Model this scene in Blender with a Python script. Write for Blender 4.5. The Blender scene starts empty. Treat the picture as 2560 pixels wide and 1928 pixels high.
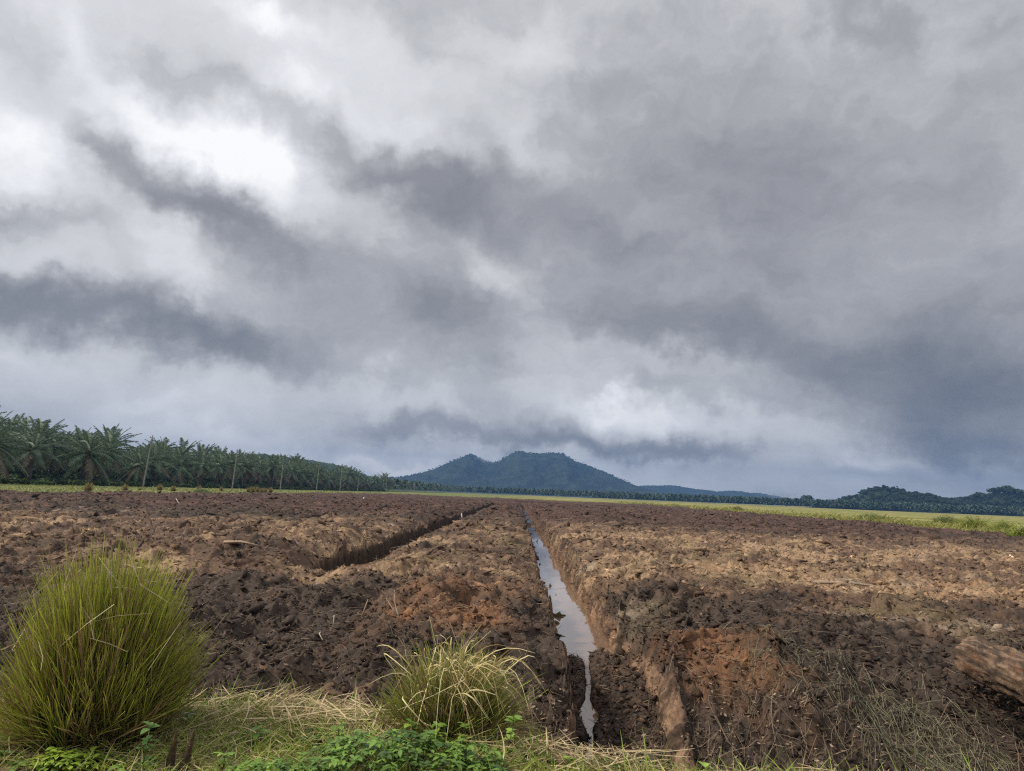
import bpy, math, random
import numpy as np
from mathutils import Matrix, Vector

random.seed(5)
rng = np.random.default_rng(11)
scene = bpy.context.scene
COL = scene.collection
PI = math.pi

# ------------------------------------------------------------------ camera
FPX, CX, CY, HC = 1849.0, 1280.0, 964.0, 1.75
_y = np.array([1293 - CX, CY - 1236, -FPX]); _y /= np.linalg.norm(_y)
_z = np.cross(np.array([1, -0.041, 0]), _y); _z /= np.linalg.norm(_z)
if _z[1] < 0:
    _z = -_z
_x = np.cross(_y, _z)
RC = np.array([_x, _y, _z])
EYE = np.array([0, 0, HC])


def ray(px, py):
    return RC @ (np.array([px - CX, CY - py, -FPX]))


def at_z(px, py, z):
    v = ray(px, py)
    return EYE + v * (z - HC) / v[2]


def at_depth(px, py, Y):
    v = ray(px, py)
    return EYE + v * Y / v[1]


def to_pixel(p):
    c = RC.T @ (np.asarray(p, float) - EYE)
    return CX + FPX * c[0] / -c[2], CY - FPX * c[1] / -c[2]


cd = bpy.data.cameras.new('camera')
cam = bpy.data.objects.new('camera', cd)
COL.objects.link(cam)
cam.matrix_world = Matrix([[*RC[0], 0], [*RC[1], 0], [*RC[2], HC], [0, 0, 0, 1]])
cd.sensor_fit = 'HORIZONTAL'
cd.sensor_width = 36.0
cd.lens = 36.0 * FPX / 2560
cd.clip_start = 0.05
cd.clip_end = 20000
scene.camera = cam


# ------------------------------------------------------------------ noise
_perm = rng.permutation(256)
_perm = np.concatenate([_perm, _perm, _perm])
_ga = rng.random(256) * 2 * PI
_gx, _gy = np.cos(_ga), np.sin(_ga)


def perlin(x, y, seed=0):
    x = np.asarray(x, float) + seed * 17.13
    y = np.asarray(y, float) + seed * 7.77
    xf = np.floor(x); yf = np.floor(y)
    fx = x - xf; fy = y - yf
    xi = xf.astype(np.int64) & 255; yi = yf.astype(np.int64) & 255
    u = fx * fx * fx * (fx * (fx * 6 - 15) + 10)
    v = fy * fy * fy * (fy * (fy * 6 - 15) + 10)

    def g(ix, iy, dx, dy):
        h = _perm[_perm[ix & 255] + (iy & 255)]
        return _gx[h] * dx + _gy[h] * dy
    a = g(xi, yi, fx, fy); b = g(xi + 1, yi, fx - 1, fy)
    c = g(xi, yi + 1, fx, fy - 1); d = g(xi + 1, yi + 1, fx - 1, fy - 1)
    return 1.5 * ((a + (b - a) * u) * (1 - v) + (c + (d - c) * u) * v)


def fbm(x, y, f, octv=3, seed=0, gain=0.5):
    s = 0; a = 1.0; n = 0
    for o in range(octv):
        s = s + a * perlin(x * f, y * f, seed + o * 3)
        n += a; a *= gain; f *= 2.03
    return s / n


def cells(x, y, size, seed=0):
    """broken clods: jittered cells, each with its own height and tilt, cracks between them"""
    x = np.asarray(x, float) / size + seed * 13.7; y = np.asarray(y, float) / size + seed * 5.3
    xi = np.floor(x).astype(np.int64); yi = np.floor(y).astype(np.int64)
    f1 = np.full(x.shape, 9.0); f2 = np.full(x.shape, 9.0); out = np.zeros(x.shape)
    for dx in (-1, 0, 1):
        for dy in (-1, 0, 1):
            cx = xi + dx; cy = yi + dy
            h = _perm[_perm[cx & 255] + (cy & 255)]; h2 = _perm[h + 31]
            ox = x - cx - 0.15 - 0.7 * h / 255.0; oy = y - cy - 0.15 - 0.7 * h2 / 255.0
            d = ox * ox + oy * oy
            val = _perm[h2 + 77] / 255.0 + 0.8 * (_gx[h2] * ox + _gy[h2] * oy)
            nb = d < f1
            f2 = np.where(nb, f1, np.minimum(f2, d)); out = np.where(nb, val, out); f1 = np.where(nb, d, f1)
    crack = np.exp(-((np.sqrt(f2) - np.sqrt(f1)) / 0.10) ** 2)
    return out - 0.5 - 0.55 * crack


def sm(a, b, x):
    t = np.clip((x - a) / (b - a), 0, 1)
    return t * t * (3 - 2 * t)


# ------------------------------------------------------------------ object helpers
def put(o, parent=None, label=None, cat=None, group=None, kind=None):
    COL.objects.link(o)
    if parent is not None:
        o.parent = parent
    if label: o['label'] = label
    if cat: o['category'] = cat
    if group: o['group'] = group
    if kind: o['kind'] = kind
    return o


def mesh_np(name, V, quads=None, tris=None, mat=None, col=None, smooth=False):
    V = np.asarray(V, np.float32).reshape(-1, 3)
    me = bpy.data.meshes.new(name)
    me.vertices.add(len(V))
    me.vertices.foreach_set('co', V.ravel())
    parts, starts, n = [], [], 0
    for F, k in ((quads, 4), (tris, 3)):
        if F is None or len(F) == 0:
            continue
        F = np.asarray(F, np.int32).reshape(-1, k)
        parts.append(F.ravel())
        starts.append(n + k * np.arange(len(F), dtype=np.int32))
        n += F.size
    L = np.concatenate(parts); S = np.concatenate(starts)
    me.loops.add(len(L))
    me.loops.foreach_set('vertex_index', L)
    me.polygons.add(len(S))
    me.polygons.foreach_set('loop_start', S)
    if smooth:
        me.polygons.foreach_set('use_smooth', np.ones(len(S), bool))
    me.update(calc_edges=True)
    if col is not None:
        a = me.color_attributes.new('Col', 'FLOAT_COLOR', 'POINT')
        c4 = np.ones((len(V), 4), np.float32); c4[:, :3] = col
        a.data.foreach_set('color', c4.ravel())
    if mat is not None:
        me.materials.append(mat)
    return bpy.data.objects.new(name, me)


class Geo:
    """collects vertex / face / colour arrays for ONE mesh"""
    def __init__(s):
        s.V, s.Q, s.T, s.C, s.n = [], [], [], [], 0

    def add(s, V, Q=None, T=None, C=None):
        V = np.asarray(V, float).reshape(-1, 3)
        s.V.append(V)
        if Q is not None and len(Q): s.Q.append(np.asarray(Q).reshape(-1, 4) + s.n)
        if T is not None and len(T): s.T.append(np.asarray(T).reshape(-1, 3) + s.n)
        if C is None: C = (1, 1, 1)
        C = np.asarray(C, float)
        s.C.append(np.broadcast_to(C, (len(V), 3)) if C.ndim == 1 else C.reshape(-1, 3))
        s.n += len(V)
        return s

    def obj(s, name, mat, smooth=False):
        return mesh_np(name, np.concatenate(s.V), np.concatenate(s.Q) if s.Q else None,
                       np.concatenate(s.T) if s.T else None, mat, np.concatenate(s.C), smooth)

    def arrays(s):
        return (np.concatenate(s.V), np.concatenate(s.Q) if s.Q else np.zeros((0, 4), int),
                np.concatenate(s.T) if s.T else np.zeros((0, 3), int), np.concatenate(s.C))


def unit(v):
    v = np.asarray(v, float)
    return v / np.maximum(np.linalg.norm(v, axis=-1, keepdims=True), 1e-9)


def ribbon(g, P, side, w, C, fold=0.0):
    """P (N,S,3) centre lines, side (N,3), w (N,S) widths, C (N,3) or (N,S,3) colours"""
    N, S, _ = P.shape
    sd = side[:, None, :] * (w[:, :, None] * 0.5)
    C = np.asarray(C, float)
    if C.ndim == 2: C = np.repeat(C[:, None, :], S, 1)
    if fold:
        tan = unit(P[:, -1] - P[:, 0]); up = unit(np.cross(side, tan))
        up = np.where(up[:, 2:3] < 0, -up, up)
        V = np.stack([P - sd + up[:, None] * w[:, :, None] * fold, P, P + sd + up[:, None] * w[:, :, None] * fold], 2)
        k = 3
    else:
        V = np.stack([P - sd, P + sd], 2); k = 2
    CC = np.repeat(C[:, :, None, :], k, 2)
    base = (np.arange(N) * S * k)[:, None, None] + (np.arange(S - 1) * k)[None, :, None] + np.arange(k - 1)[None, None, :]
    b = base.ravel()
    Q = np.stack([b, b + 1, b + k + 1, b + k], 1)
    g.add(V, Q, None, CC.reshape(-1, 3))


def tube(g, P, r, C, sides=4):
    """P (N,S,3), r (N,S): tapered tubes with pointed caps left open at the far end"""
    P = np.asarray(P, float); r = np.asarray(r, float)
    N, S, _ = P.shape
    T = unit(P[:, -1] - P[:, 0])
    ref = np.where(np.abs(T[:, 2:3]) > 0.9, np.array([[1., 0, 0]]), np.array([[0, 0, 1.]]))
    a = unit(np.cross(T, ref)); b = np.cross(T, a)
    th = np.arange(sides) * 2 * PI / sides
    off = a[:, None, :] * np.cos(th)[None, :, None] + b[:, None, :] * np.sin(th)[None, :, None]
    V = P[:, :, None, :] + off[:, None] * r[:, :, None, None]
    C = np.asarray(C, float)
    if C.ndim == 1: C = np.broadcast_to(C, (N, 3))
    if C.ndim == 2: C = np.repeat(C[:, None, :], S, 1)
    CC = np.repeat(C[:, :, None, :], sides, 2)
    i = (np.arange(N) * S * sides)[:, None, None] + (np.arange(S - 1) * sides)[None, :, None]
    k = np.arange(sides)[None, None, :]
    k2 = (k + 1) % sides
    Q = np.stack([(i + k).ravel(), (i + k2).ravel(), (i + k2 + sides).ravel(), (i + k + sides).ravel()], 1)
    g.add(V, Q, None, CC.reshape(-1, 3))
    if sides == 4:
        e = (np.arange(N) * S * 4)[:, None]
        cap = np.concatenate([e + np.array([[3, 2, 1, 0]]), e + (S - 1) * 4 + np.array([[0, 1, 2, 3]])])
        g.Q.append(cap + g.n - N * S * 4)


def rand_dirs(n, zmin=-1, zmax=1):
    z = rng.uniform(zmin, zmax, n); a = rng.uniform(0, 2 * PI, n); q = np.sqrt(1 - z * z)
    return np.stack([q * np.cos(a), q * np.sin(a), z], 1)


def lerpc(a, b, t):
    return np.asarray(a) + (np.asarray(b) - np.asarray(a)) * np.asarray(t)[..., None]


def ico(level):
    import bmesh
    bm = bmesh.new()
    bmesh.ops.create_icosphere(bm, subdivisions=level, radius=1)
    V = np.array([v.co[:] for v in bm.verts]); T = np.array([[v.index for v in f.verts] for f in bm.faces])
    bm.free()
    return V, T


ICO1, ICO1T = ico(1)
ICO2, ICO2T = ico(2)


def rand_rot(n):
    q = rng.normal(0, 1, (n, 4)); q /= np.linalg.norm(q, axis=1)[:, None]
    w, x, y, z = q.T
    return np.stack([np.stack([1 - 2 * (y * y + z * z), 2 * (x * y - z * w), 2 * (x * z + y * w)], -1),
                     np.stack([2 * (x * y + z * w), 1 - 2 * (x * x + z * z), 2 * (y * z - x * w)], -1),
                     np.stack([2 * (x * z - y * w), 2 * (y * z + x * w), 1 - 2 * (x * x + y * y)], -1)], 1)


def lumps(g, P, R, C, rough=0.28, fine=False, flat=(0.5, 0.95)):
    """clods: ragged lumps at P with radius R, tumbled every way"""
    B, T = (ICO2, ICO2T) if fine else (ICO1, ICO1T)
    N = len(P)
    rad = 1 + rng.normal(0, rough, (N, len(B)))
    V = B[None] * rad[:, :, None] * np.stack([rng.uniform(0.8, 1.7, N), rng.uniform(0.5, 1.1, N), rng.uniform(*flat, N)], 1)[:, None, :]
    V = np.einsum('nij,nkj->nki', rand_rot(N), V)
    V[:, :, 2] *= 0.75
    V = V * np.asarray(R)[:, None, None] + P[:, None, :]
    F = T[None] + (np.arange(N) * len(B))[:, None, None]
    CC = np.repeat(np.asarray(C, float)[:, None, :], len(B), 1) * rng.uniform(0.75, 1.25, (N, len(B), 1))
    g.add(V, None, F, CC.reshape(-1, 3))


def shards(g, P, size, C, slim=(0.1, 0.35)):
    """splinters and crumbs: irregular four-sided chips, tumbled"""
    N = len(P)
    B = np.array([[-1, -.3, 0], [-.2, .6, .1], [1, .1, 0], [.1, -.7, -.1], [0.1, 0, 0.9], [-.1, .1, -.9]])
    T = np.array([[0, 3, 4], [3, 2, 4], [2, 1, 4], [1, 0, 4], [3, 0, 5], [2, 3, 5], [1, 2, 5], [0, 1, 5]])
    V = B[None] * (1 + rng.normal(0, 0.3, (N, 6, 3)))
    V = V * np.stack([np.ones(N), rng.uniform(0.2, 0.7, N), rng.uniform(*slim, N)], 1)[:, None, :]
    V = np.einsum('nij,nkj->nki', rand_rot(N), V)
    V[:, :, 2] *= 0.6
    V = V * np.asarray(size)[:, None, None] + P[:, None, :]
    F = T[None] + (np.arange(N) * 6)[:, None, None]
    g.add(V, None, F, np.repeat(np.asarray(C, float)[:, None, :], 6, 1).reshape(-1, 3))


# ------------------------------------------------------------------ materials
def nodes_of(name):
    m = bpy.data.materials.new(name); m.use_nodes = True
    nt = m.node_tree; nt.nodes.clear()
    out = nt.nodes.new('ShaderNodeOutputMaterial')
    return m, nt, out


def N(nt, typ, **kw):
    n = nt.nodes.new(typ)
    for k, v in kw.items():
        if hasattr(n, k) and not k[0].isupper(): setattr(n, k, v)
        else: n.inputs[k.replace('_', ' ')].default_value = v
    return n


def attr_material(name, rough=0.85, scale=20.0, var=0.35, bump=0.0, bscale=60.0, spec=0.3, translucent=0.0, tint=(1, 1, 1), scale2=None):
    m, nt, out = nodes_of(name)
    at = N(nt, 'ShaderNodeAttribute', attribute_name='Col')
    tc = N(nt, 'ShaderNodeTexCoord')
    no = N(nt, 'ShaderNodeTexNoise', Scale=scale, Detail=6.0, Roughness=0.7)
    nt.links.new(tc.outputs['Object'], no.inputs['Vector'])
    mr = N(nt, 'ShaderNodeMapRange')
    mr.inputs['From Min'].default_value = 0.3; mr.inputs['From Max'].default_value = 0.7
    mr.inputs['To Min'].default_value = 1 - var; mr.inputs['To Max'].default_value = 1 + var
    nt.links.new(no.outputs['Fac'], mr.inputs['Value'])
    mx = N(nt, 'ShaderNodeVectorMath', operation='MULTIPLY')
    nt.links.new(at.outputs['Color'], mx.inputs[0]); nt.links.new(mr.outputs['Result'], mx.inputs[1])
    mt = N(nt, 'ShaderNodeVectorMath', operation='MULTIPLY')
    nt.links.new(mx.outputs[0], mt.inputs[0]); mt.inputs[1].default_value = tint
    p = N(nt, 'ShaderNodeBsdfPrincipled')
    nt.links.new(mt.outputs[0], p.inputs['Base Color'])
    p.inputs['Roughness'].default_value = rough
    p.inputs['Specular IOR Level'].default_value = spec
    sh = p.outputs[0]
    if bump:
        nb = N(nt, 'ShaderNodeTexNoise', Scale=bscale, Detail=5.0, Roughness=0.75)
        nt.links.new(tc.outputs['Object'], nb.inputs['Vector'])
        bp = N(nt, 'ShaderNodeBump', Strength=bump, Distance=0.02)
        nt.links.new(nb.outputs['Fac'], bp.inputs['Height'])
        nt.links.new(bp.outputs['Normal'], p.inputs['Normal'])
    if translucent:
        tr = N(nt, 'ShaderNodeBsdfTranslucent')
        nt.links.new(mt.outputs[0], tr.inputs['Color'])
        ms = N(nt, 'ShaderNodeMixShader'); ms.inputs[0].default_value = translucent
        nt.links.new(sh, ms.inputs[1]); nt.links.new(tr.outputs[0], ms.inputs[2])
        sh = ms.outputs[0]
    nt.links.new(sh, out.inputs['Surface'])
    return m


SOIL = attr_material('churned_soil', rough=0.82, scale=14.0, var=0.45, bump=0.6, bscale=45.0, spec=0.25)
CLOD = attr_material('soil_clod', rough=0.88, scale=25.0, var=0.4, bump=0.6, bscale=60.0, spec=0.2)
BLADE = attr_material('grass_blade', rough=0.5, scale=9.0, var=0.25, spec=0.3, translucent=0.3)
STRAW = attr_material('dry_straw', rough=0.6, scale=15.0, var=0.25, spec=0.3, translucent=0.1)
LEAF = attr_material('green_leaf', rough=0.42, scale=12.0, var=0.25, spec=0.4, translucent=0.25)
WOOD = attr_material('weathered_wood', rough=0.85, scale=26.0, var=0.55, bump=0.8, bscale=55.0)
FROND = attr_material('palm_frond', rough=0.45, scale=0.5, var=0.3, spec=0.45, translucent=0.2)
FOREST = attr_material('forest_foliage', rough=0.7, scale=0.15, var=0.4, spec=0.2, translucent=0.15)
CANOPY = attr_material('mountain_canopy', rough=0.85, scale=0.03, var=0.45, spec=0.1)
GROUND = attr_material('grassy_ground', rough=0.9, scale=0.6, var=0.35, bump=0.4, bscale=3.0, spec=0.15)
CONCRETE = attr_material('pole_concrete', rough=0.8, scale=3.0, var=0.2)


def water_material():
    m, nt, out = nodes_of('muddy_water')
    p = N(nt, 'ShaderNodeBsdfPrincipled')
    p.inputs['Base Color'].default_value = (0.20, 0.125, 0.08, 1)
    p.inputs['Roughness'].default_value = 0.03
    p.inputs['IOR'].default_value = 2.8
    tc = N(nt, 'ShaderNodeTexCoord')
    nb = N(nt, 'ShaderNodeTexNoise', Scale=1.6, Detail=2.0)
    nt.links.new(tc.outputs['Object'], nb.inputs['Vector'])
    bp = N(nt, 'ShaderNodeBump', Strength=0.03, Distance=0.02)
    nt.links.new(nb.outputs['Fac'], bp.inputs['Height'])
    nt.links.new(bp.outputs['Normal'], p.inputs['Normal'])
    nt.links.new(p.outputs[0], out.inputs['Surface'])
    return m


WATER = water_material()

# ------------------------------------------------------------------ the field: shape
#          lip left, lip right, depth, start, end, seed
DITCHES = [(0.57, 1.76, 1.02, 6.2, 149.0, 1), (-4.68, -3.60, 1.25, 17.0, 152.0, 2), (-11.9, -11.2, 0.45, 19.0, 140.0, 3)]
WATER_Z = -0.52


def lips(d, Y):
    x0, x1, dep, ys, ye, s = d
    w0 = 0.07 * fbm(Y, Y * 0, 0.5, 3, 40 + s) + 0.06 * perlin(Y * 2.3, Y * 0, 45 + s) + 0.04 * perlin(Y * 6.1, Y * 0, 46 + s) + 0.02 * perlin(Y * 15, Y * 0, 47 + s)
    w1 = 0.07 * fbm(Y, Y * 0, 0.5, 3, 50 + s) + 0.06 * perlin(Y * 2.1, Y * 0, 55 + s) + 0.045 * perlin(Y * 5.7, Y * 0, 56 + s) + 0.025 * perlin(Y * 14, Y * 0, 57 + s)
    if s == 1:
        w1 = w1 + 0.10 * sm(11.0, 9.0, Y) - 0.05 * sm(30, 80, Y)
        w0 = w0 + 0.05 * sm(25, 90, Y)
    return x0 + w0, x1 + w1


def field_edge_left(Y): return -45.3 + 1.3 * fbm(Y, Y * 0, 0.09, 3, 60)
def field_edge_right(Y): return 42.2 + 2.2 * fbm(Y, Y * 0, 0.05, 4, 61)
def field_edge_far(X): return 246 + 6 * fbm(X, X * 0, 0.03, 3, 62)


def bank_top(X):
    return 7.5 + 1.5 * sm(0.9, 2.2, X) + 0.25 * sm(3, 4.2, X) - 0.45 * sm(4.8, 6, X) + 0.35 * perlin(X * 0.9, X * 0, 63) + 0.12 * perlin(X * 3.1, X * 0, 64) - 0.35 * np.exp(-((X - 2.6) / 0.8) ** 2)


def bank_run(X):
    return 1.35 + 0.55 * sm(1.2, 2.2, X)


def slab_mask(X, Y):
    return sm(0.20, 0.42, fbm(X, Y * 1.5, 0.5, 4, 105, 0.6)) * sm(7.5, 9.5, Y)


def clod_relief(X, Y, near):
    """small scale churned relief; near = 1 close to the camera"""
    X0, Y0 = X, Y
    rough = 0.55 + 0.45 * sm(-0.25, 0.35, fbm(X, Y, 0.22, 3, 70))
    wx = 0.35 * perlin(X * 0.8, Y * 0.8, 68); wy = 0.35 * perlin(X * 0.8, Y * 0.8, 69)
    X = X + wx + 0.10 * perlin(X * 3.1, Y * 3.1, 66); Y = Y + wy + 0.10 * perlin(X * 3.1, Y * 3.1, 67)
    h = 0.14 * fbm(X, Y, 0.30, 3, 71)
    b1 = np.abs(perlin(X * 0.95, Y * 0.95, 72)); b2 = np.abs(perlin(X * 2.3, Y * 2.3, 73)); b3 = np.abs(perlin(X * 5.3, Y * 5.3, 74))
    h = h + rough * (0.26 * (0.45 - b1) + 0.14 * (0.4 - b2) + 0.07 * (0.4 - b3) + 0.12 * perlin(X * 0.62, Y * 1.1, 65))
    h = h + rough * near * (0.06 * (0.4 - np.abs(perlin(X * 11.7, Y * 11.7, 75))) + 0.035 * perlin(X * 24, Y * 24, 76) + 0.016 * perlin(X * 51, Y * 51, 77))
    cl = sm(-0.35, 0.25, fbm(X, Y, 0.4, 3, 64))
    h = h + (0.35 + 0.65 * cl) * (0.10 * cells(X, Y, 1.15, 1) + 0.085 * cells(X, Y, 0.42, 2) * sm(110, 40, Y) + 0.055 * cells(X, Y, 0.17, 3) * sm(40, 16, Y) + 0.022 * cells(X, Y, 0.07, 4) * sm(16, 9, Y))
    pit = sm(0.28, 0.6, perlin(X * 1.15, Y * 1.15, 78)) * sm(0.0, 0.4, perlin(X * 0.31, Y * 0.31, 79))
    h = h - 0.20 * pit
    lump = sm(0.35, 0.7, perlin(X * 1.7, Y * 1.7, 80))
    h = h + 0.10 * lump
    # slabs smeared flat by the bucket
    slab = slab_mask(X0, Y0)
    flat_h = 0.14 * fbm(X0, Y0, 0.30, 3, 71) + 0.08 * perlin(X0 * 0.62, Y0 * 1.1, 65) + 0.02 * near * perlin(X0 * 9, Y0 * 3, 62) + 0.03
    return h * (1 - 0.8 * slab) + flat_h * 0.8 * slab


def blob(X, Y, x, y, rx, ry):
    return np.exp(-((X - x) / rx) ** 2 - ((Y - y) / ry) ** 2)


def mouth_floor(Y): return np.interp(Y, [6.6, 7.6, 8.6, 10.2, 10.6, 11.3], [-1.12, -0.92, -0.74, -0.50, -0.45, -0.68])


def trickle_x(Y): return np.interp(Y, [7.6, 9.0, 10.4, 11.5], [0.82, 0.92, 1.04, 1.08]) + 0.04 * perlin(np.asarray(Y) * 1.9, np.asarray(Y) * 0, 94)


def field_height(X, Y, full=True):
    X = np.asarray(X, float); Y = np.asarray(Y, float)
    near = sm(70, 15, Y)
    h = clod_relief(X, Y, near)
    # beds swell between the ditches
    bed = sm(-4.0, -2.4, X) * sm(0.9, -0.6, X) + sm(1.5, 3.0, X) * sm(9.0, 5.0, X) + sm(-11.4, -9.6, X) * sm(-4.4, -6.0, X) * sm(15.5, 18.5, Y)
    h = h + 0.15 * bed * sm(9, 14, Y) + 0.30 * fbm(X, Y * 0.8, 0.17, 2, 82) * sm(10, 16, Y)
    h = h + 0.30 * sm(-9.8, -8.2, X) * sm(-4.4, -5.4, X) * sm(14.5, 17.0, Y) * sm(30, 22, Y)
    h = h - 0.10 * sm(-1.0, -2.5, X) * sm(17, 14, Y)
    h = h + 0.06 * np.sin(X * 0.9 + 2 * perlin(X * 0.05, Y * 0.05, 81)) * sm(4, 8, np.abs(X))
    pd = sm(0.15, 0.6, blob(X, Y, -3.38, 14.6, 1.3, 0.8))
    h = h * (1 - pd) - 0.24 * pd
    # near bank down to the roadside cut
    bt = bank_top(X); br = bank_run(X)
    k = sm(bt, bt - br, Y)
    h = h * (1 - 0.35 * k) - 0.82 * k - 0.12 * sm(bt + 0.8, bt, Y)
    wallmask = np.zeros_like(h)
    for d in DITCHES:
        x0, x1 = lips(d, Y)
        _, _, dep, ys, ye, s = d
        end = sm(ys - 0.5, ys + 0.4, Y + 0.3 * perlin(X * 2, Y * 2, 90 + s)) * sm(ye + 0.4, ye - 0.4, Y)
        ins = np.minimum(X - x0, x1 - X)                       # > 0 inside
        slump = (0.10 + 0.08 * perlin(Y * 1.9, X * 1.9, 58)) * np.exp(-(np.minimum(ins, 0) / 0.25) ** 2) * (ins < 0.02)
        if s == 2:
            slump = slump + 0.20 * np.exp(-(np.maximum(X - x1, 0) / 0.7) ** 2) * (X > (x0 + x1) / 2)
        wall = 0.09 if s == 1 else 0.14
        t = (sm(0.0, 0.11, X - x0) * sm(0.0, 0.25, x1 - X) if s == 1 else sm(0.0, wall, ins)) * end
        if s == 1:
            bot = mouth_floor(Y + 0.25 * perlin(X * 2.2, Y * 1.1, 91))
            bot = bot + 0.07 * fbm(X, Y, 2.1, 4, 92) + 0.11 * (0.4 - np.abs(perlin(X * 4.1, Y * 4.1, 93))) + 0.06 * (0.4 - np.abs(perlin(X * 9.1, Y * 9.1, 95)))
            xt = trickle_x(Y)
            tr = np.exp(-((X - xt) / (0.045 + 0.10 * np.exp(-((Y - 9.05) / 0.25) ** 2))) ** 2) * sm(7.6, 8.0, Y) * sm(11.6, 11, Y)
            bot = bot - 0.24 * tr + 0.10 * np.exp(-((X - x1) / 0.4) ** 2) * sm(11.8, 10.4, Y)
            plug = np.exp(-((Y - 57) / 2.2) ** 2) + 0.8 * np.exp(-((Y - 83) / 1.2) ** 2) + 0.95 * sm(122, 128, Y)
            bot = bot + 0.26 * plug
        else:
            bot = -dep + 0.10 * fbm(X, Y, 1.5, 3, 92 + s)
        h = (h - slump * end) * (1 - t) + np.minimum(bot, h) * t
        wallmask = np.maximum(wallmask, 4 * t * (1 - t))
    # runs out under the surrounding grass
    e = np.minimum(np.minimum(X - field_edge_left(Y), field_edge_right(Y) - X), field_edge_far(X) - Y)
    ed = sm(0.6, -0.4, e)
    h = h * (1 - ed) - 0.30 * ed + 0.10 * np.exp(-(e / 1.5) ** 2) * (1 - ed)
    return h, wallmask


C_BLACK = np.array([0.060, 0.042, 0.032]); C_BROWN = np.array([0.130, 0.080, 0.053]); C_TAN = np.array([0.335, 0.222, 0.132])
C_RUST = np.array([0.25, 0.115, 0.050]); C_MAROON = np.array([0.064, 0.036, 0.027]); C_CLAY = np.array([0.47, 0.355, 0.26]); C_OLIVE = np.array([0.20, 0.155, 0.080])
C_WALL = np.array([0.30, 0.185, 0.115])


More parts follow.
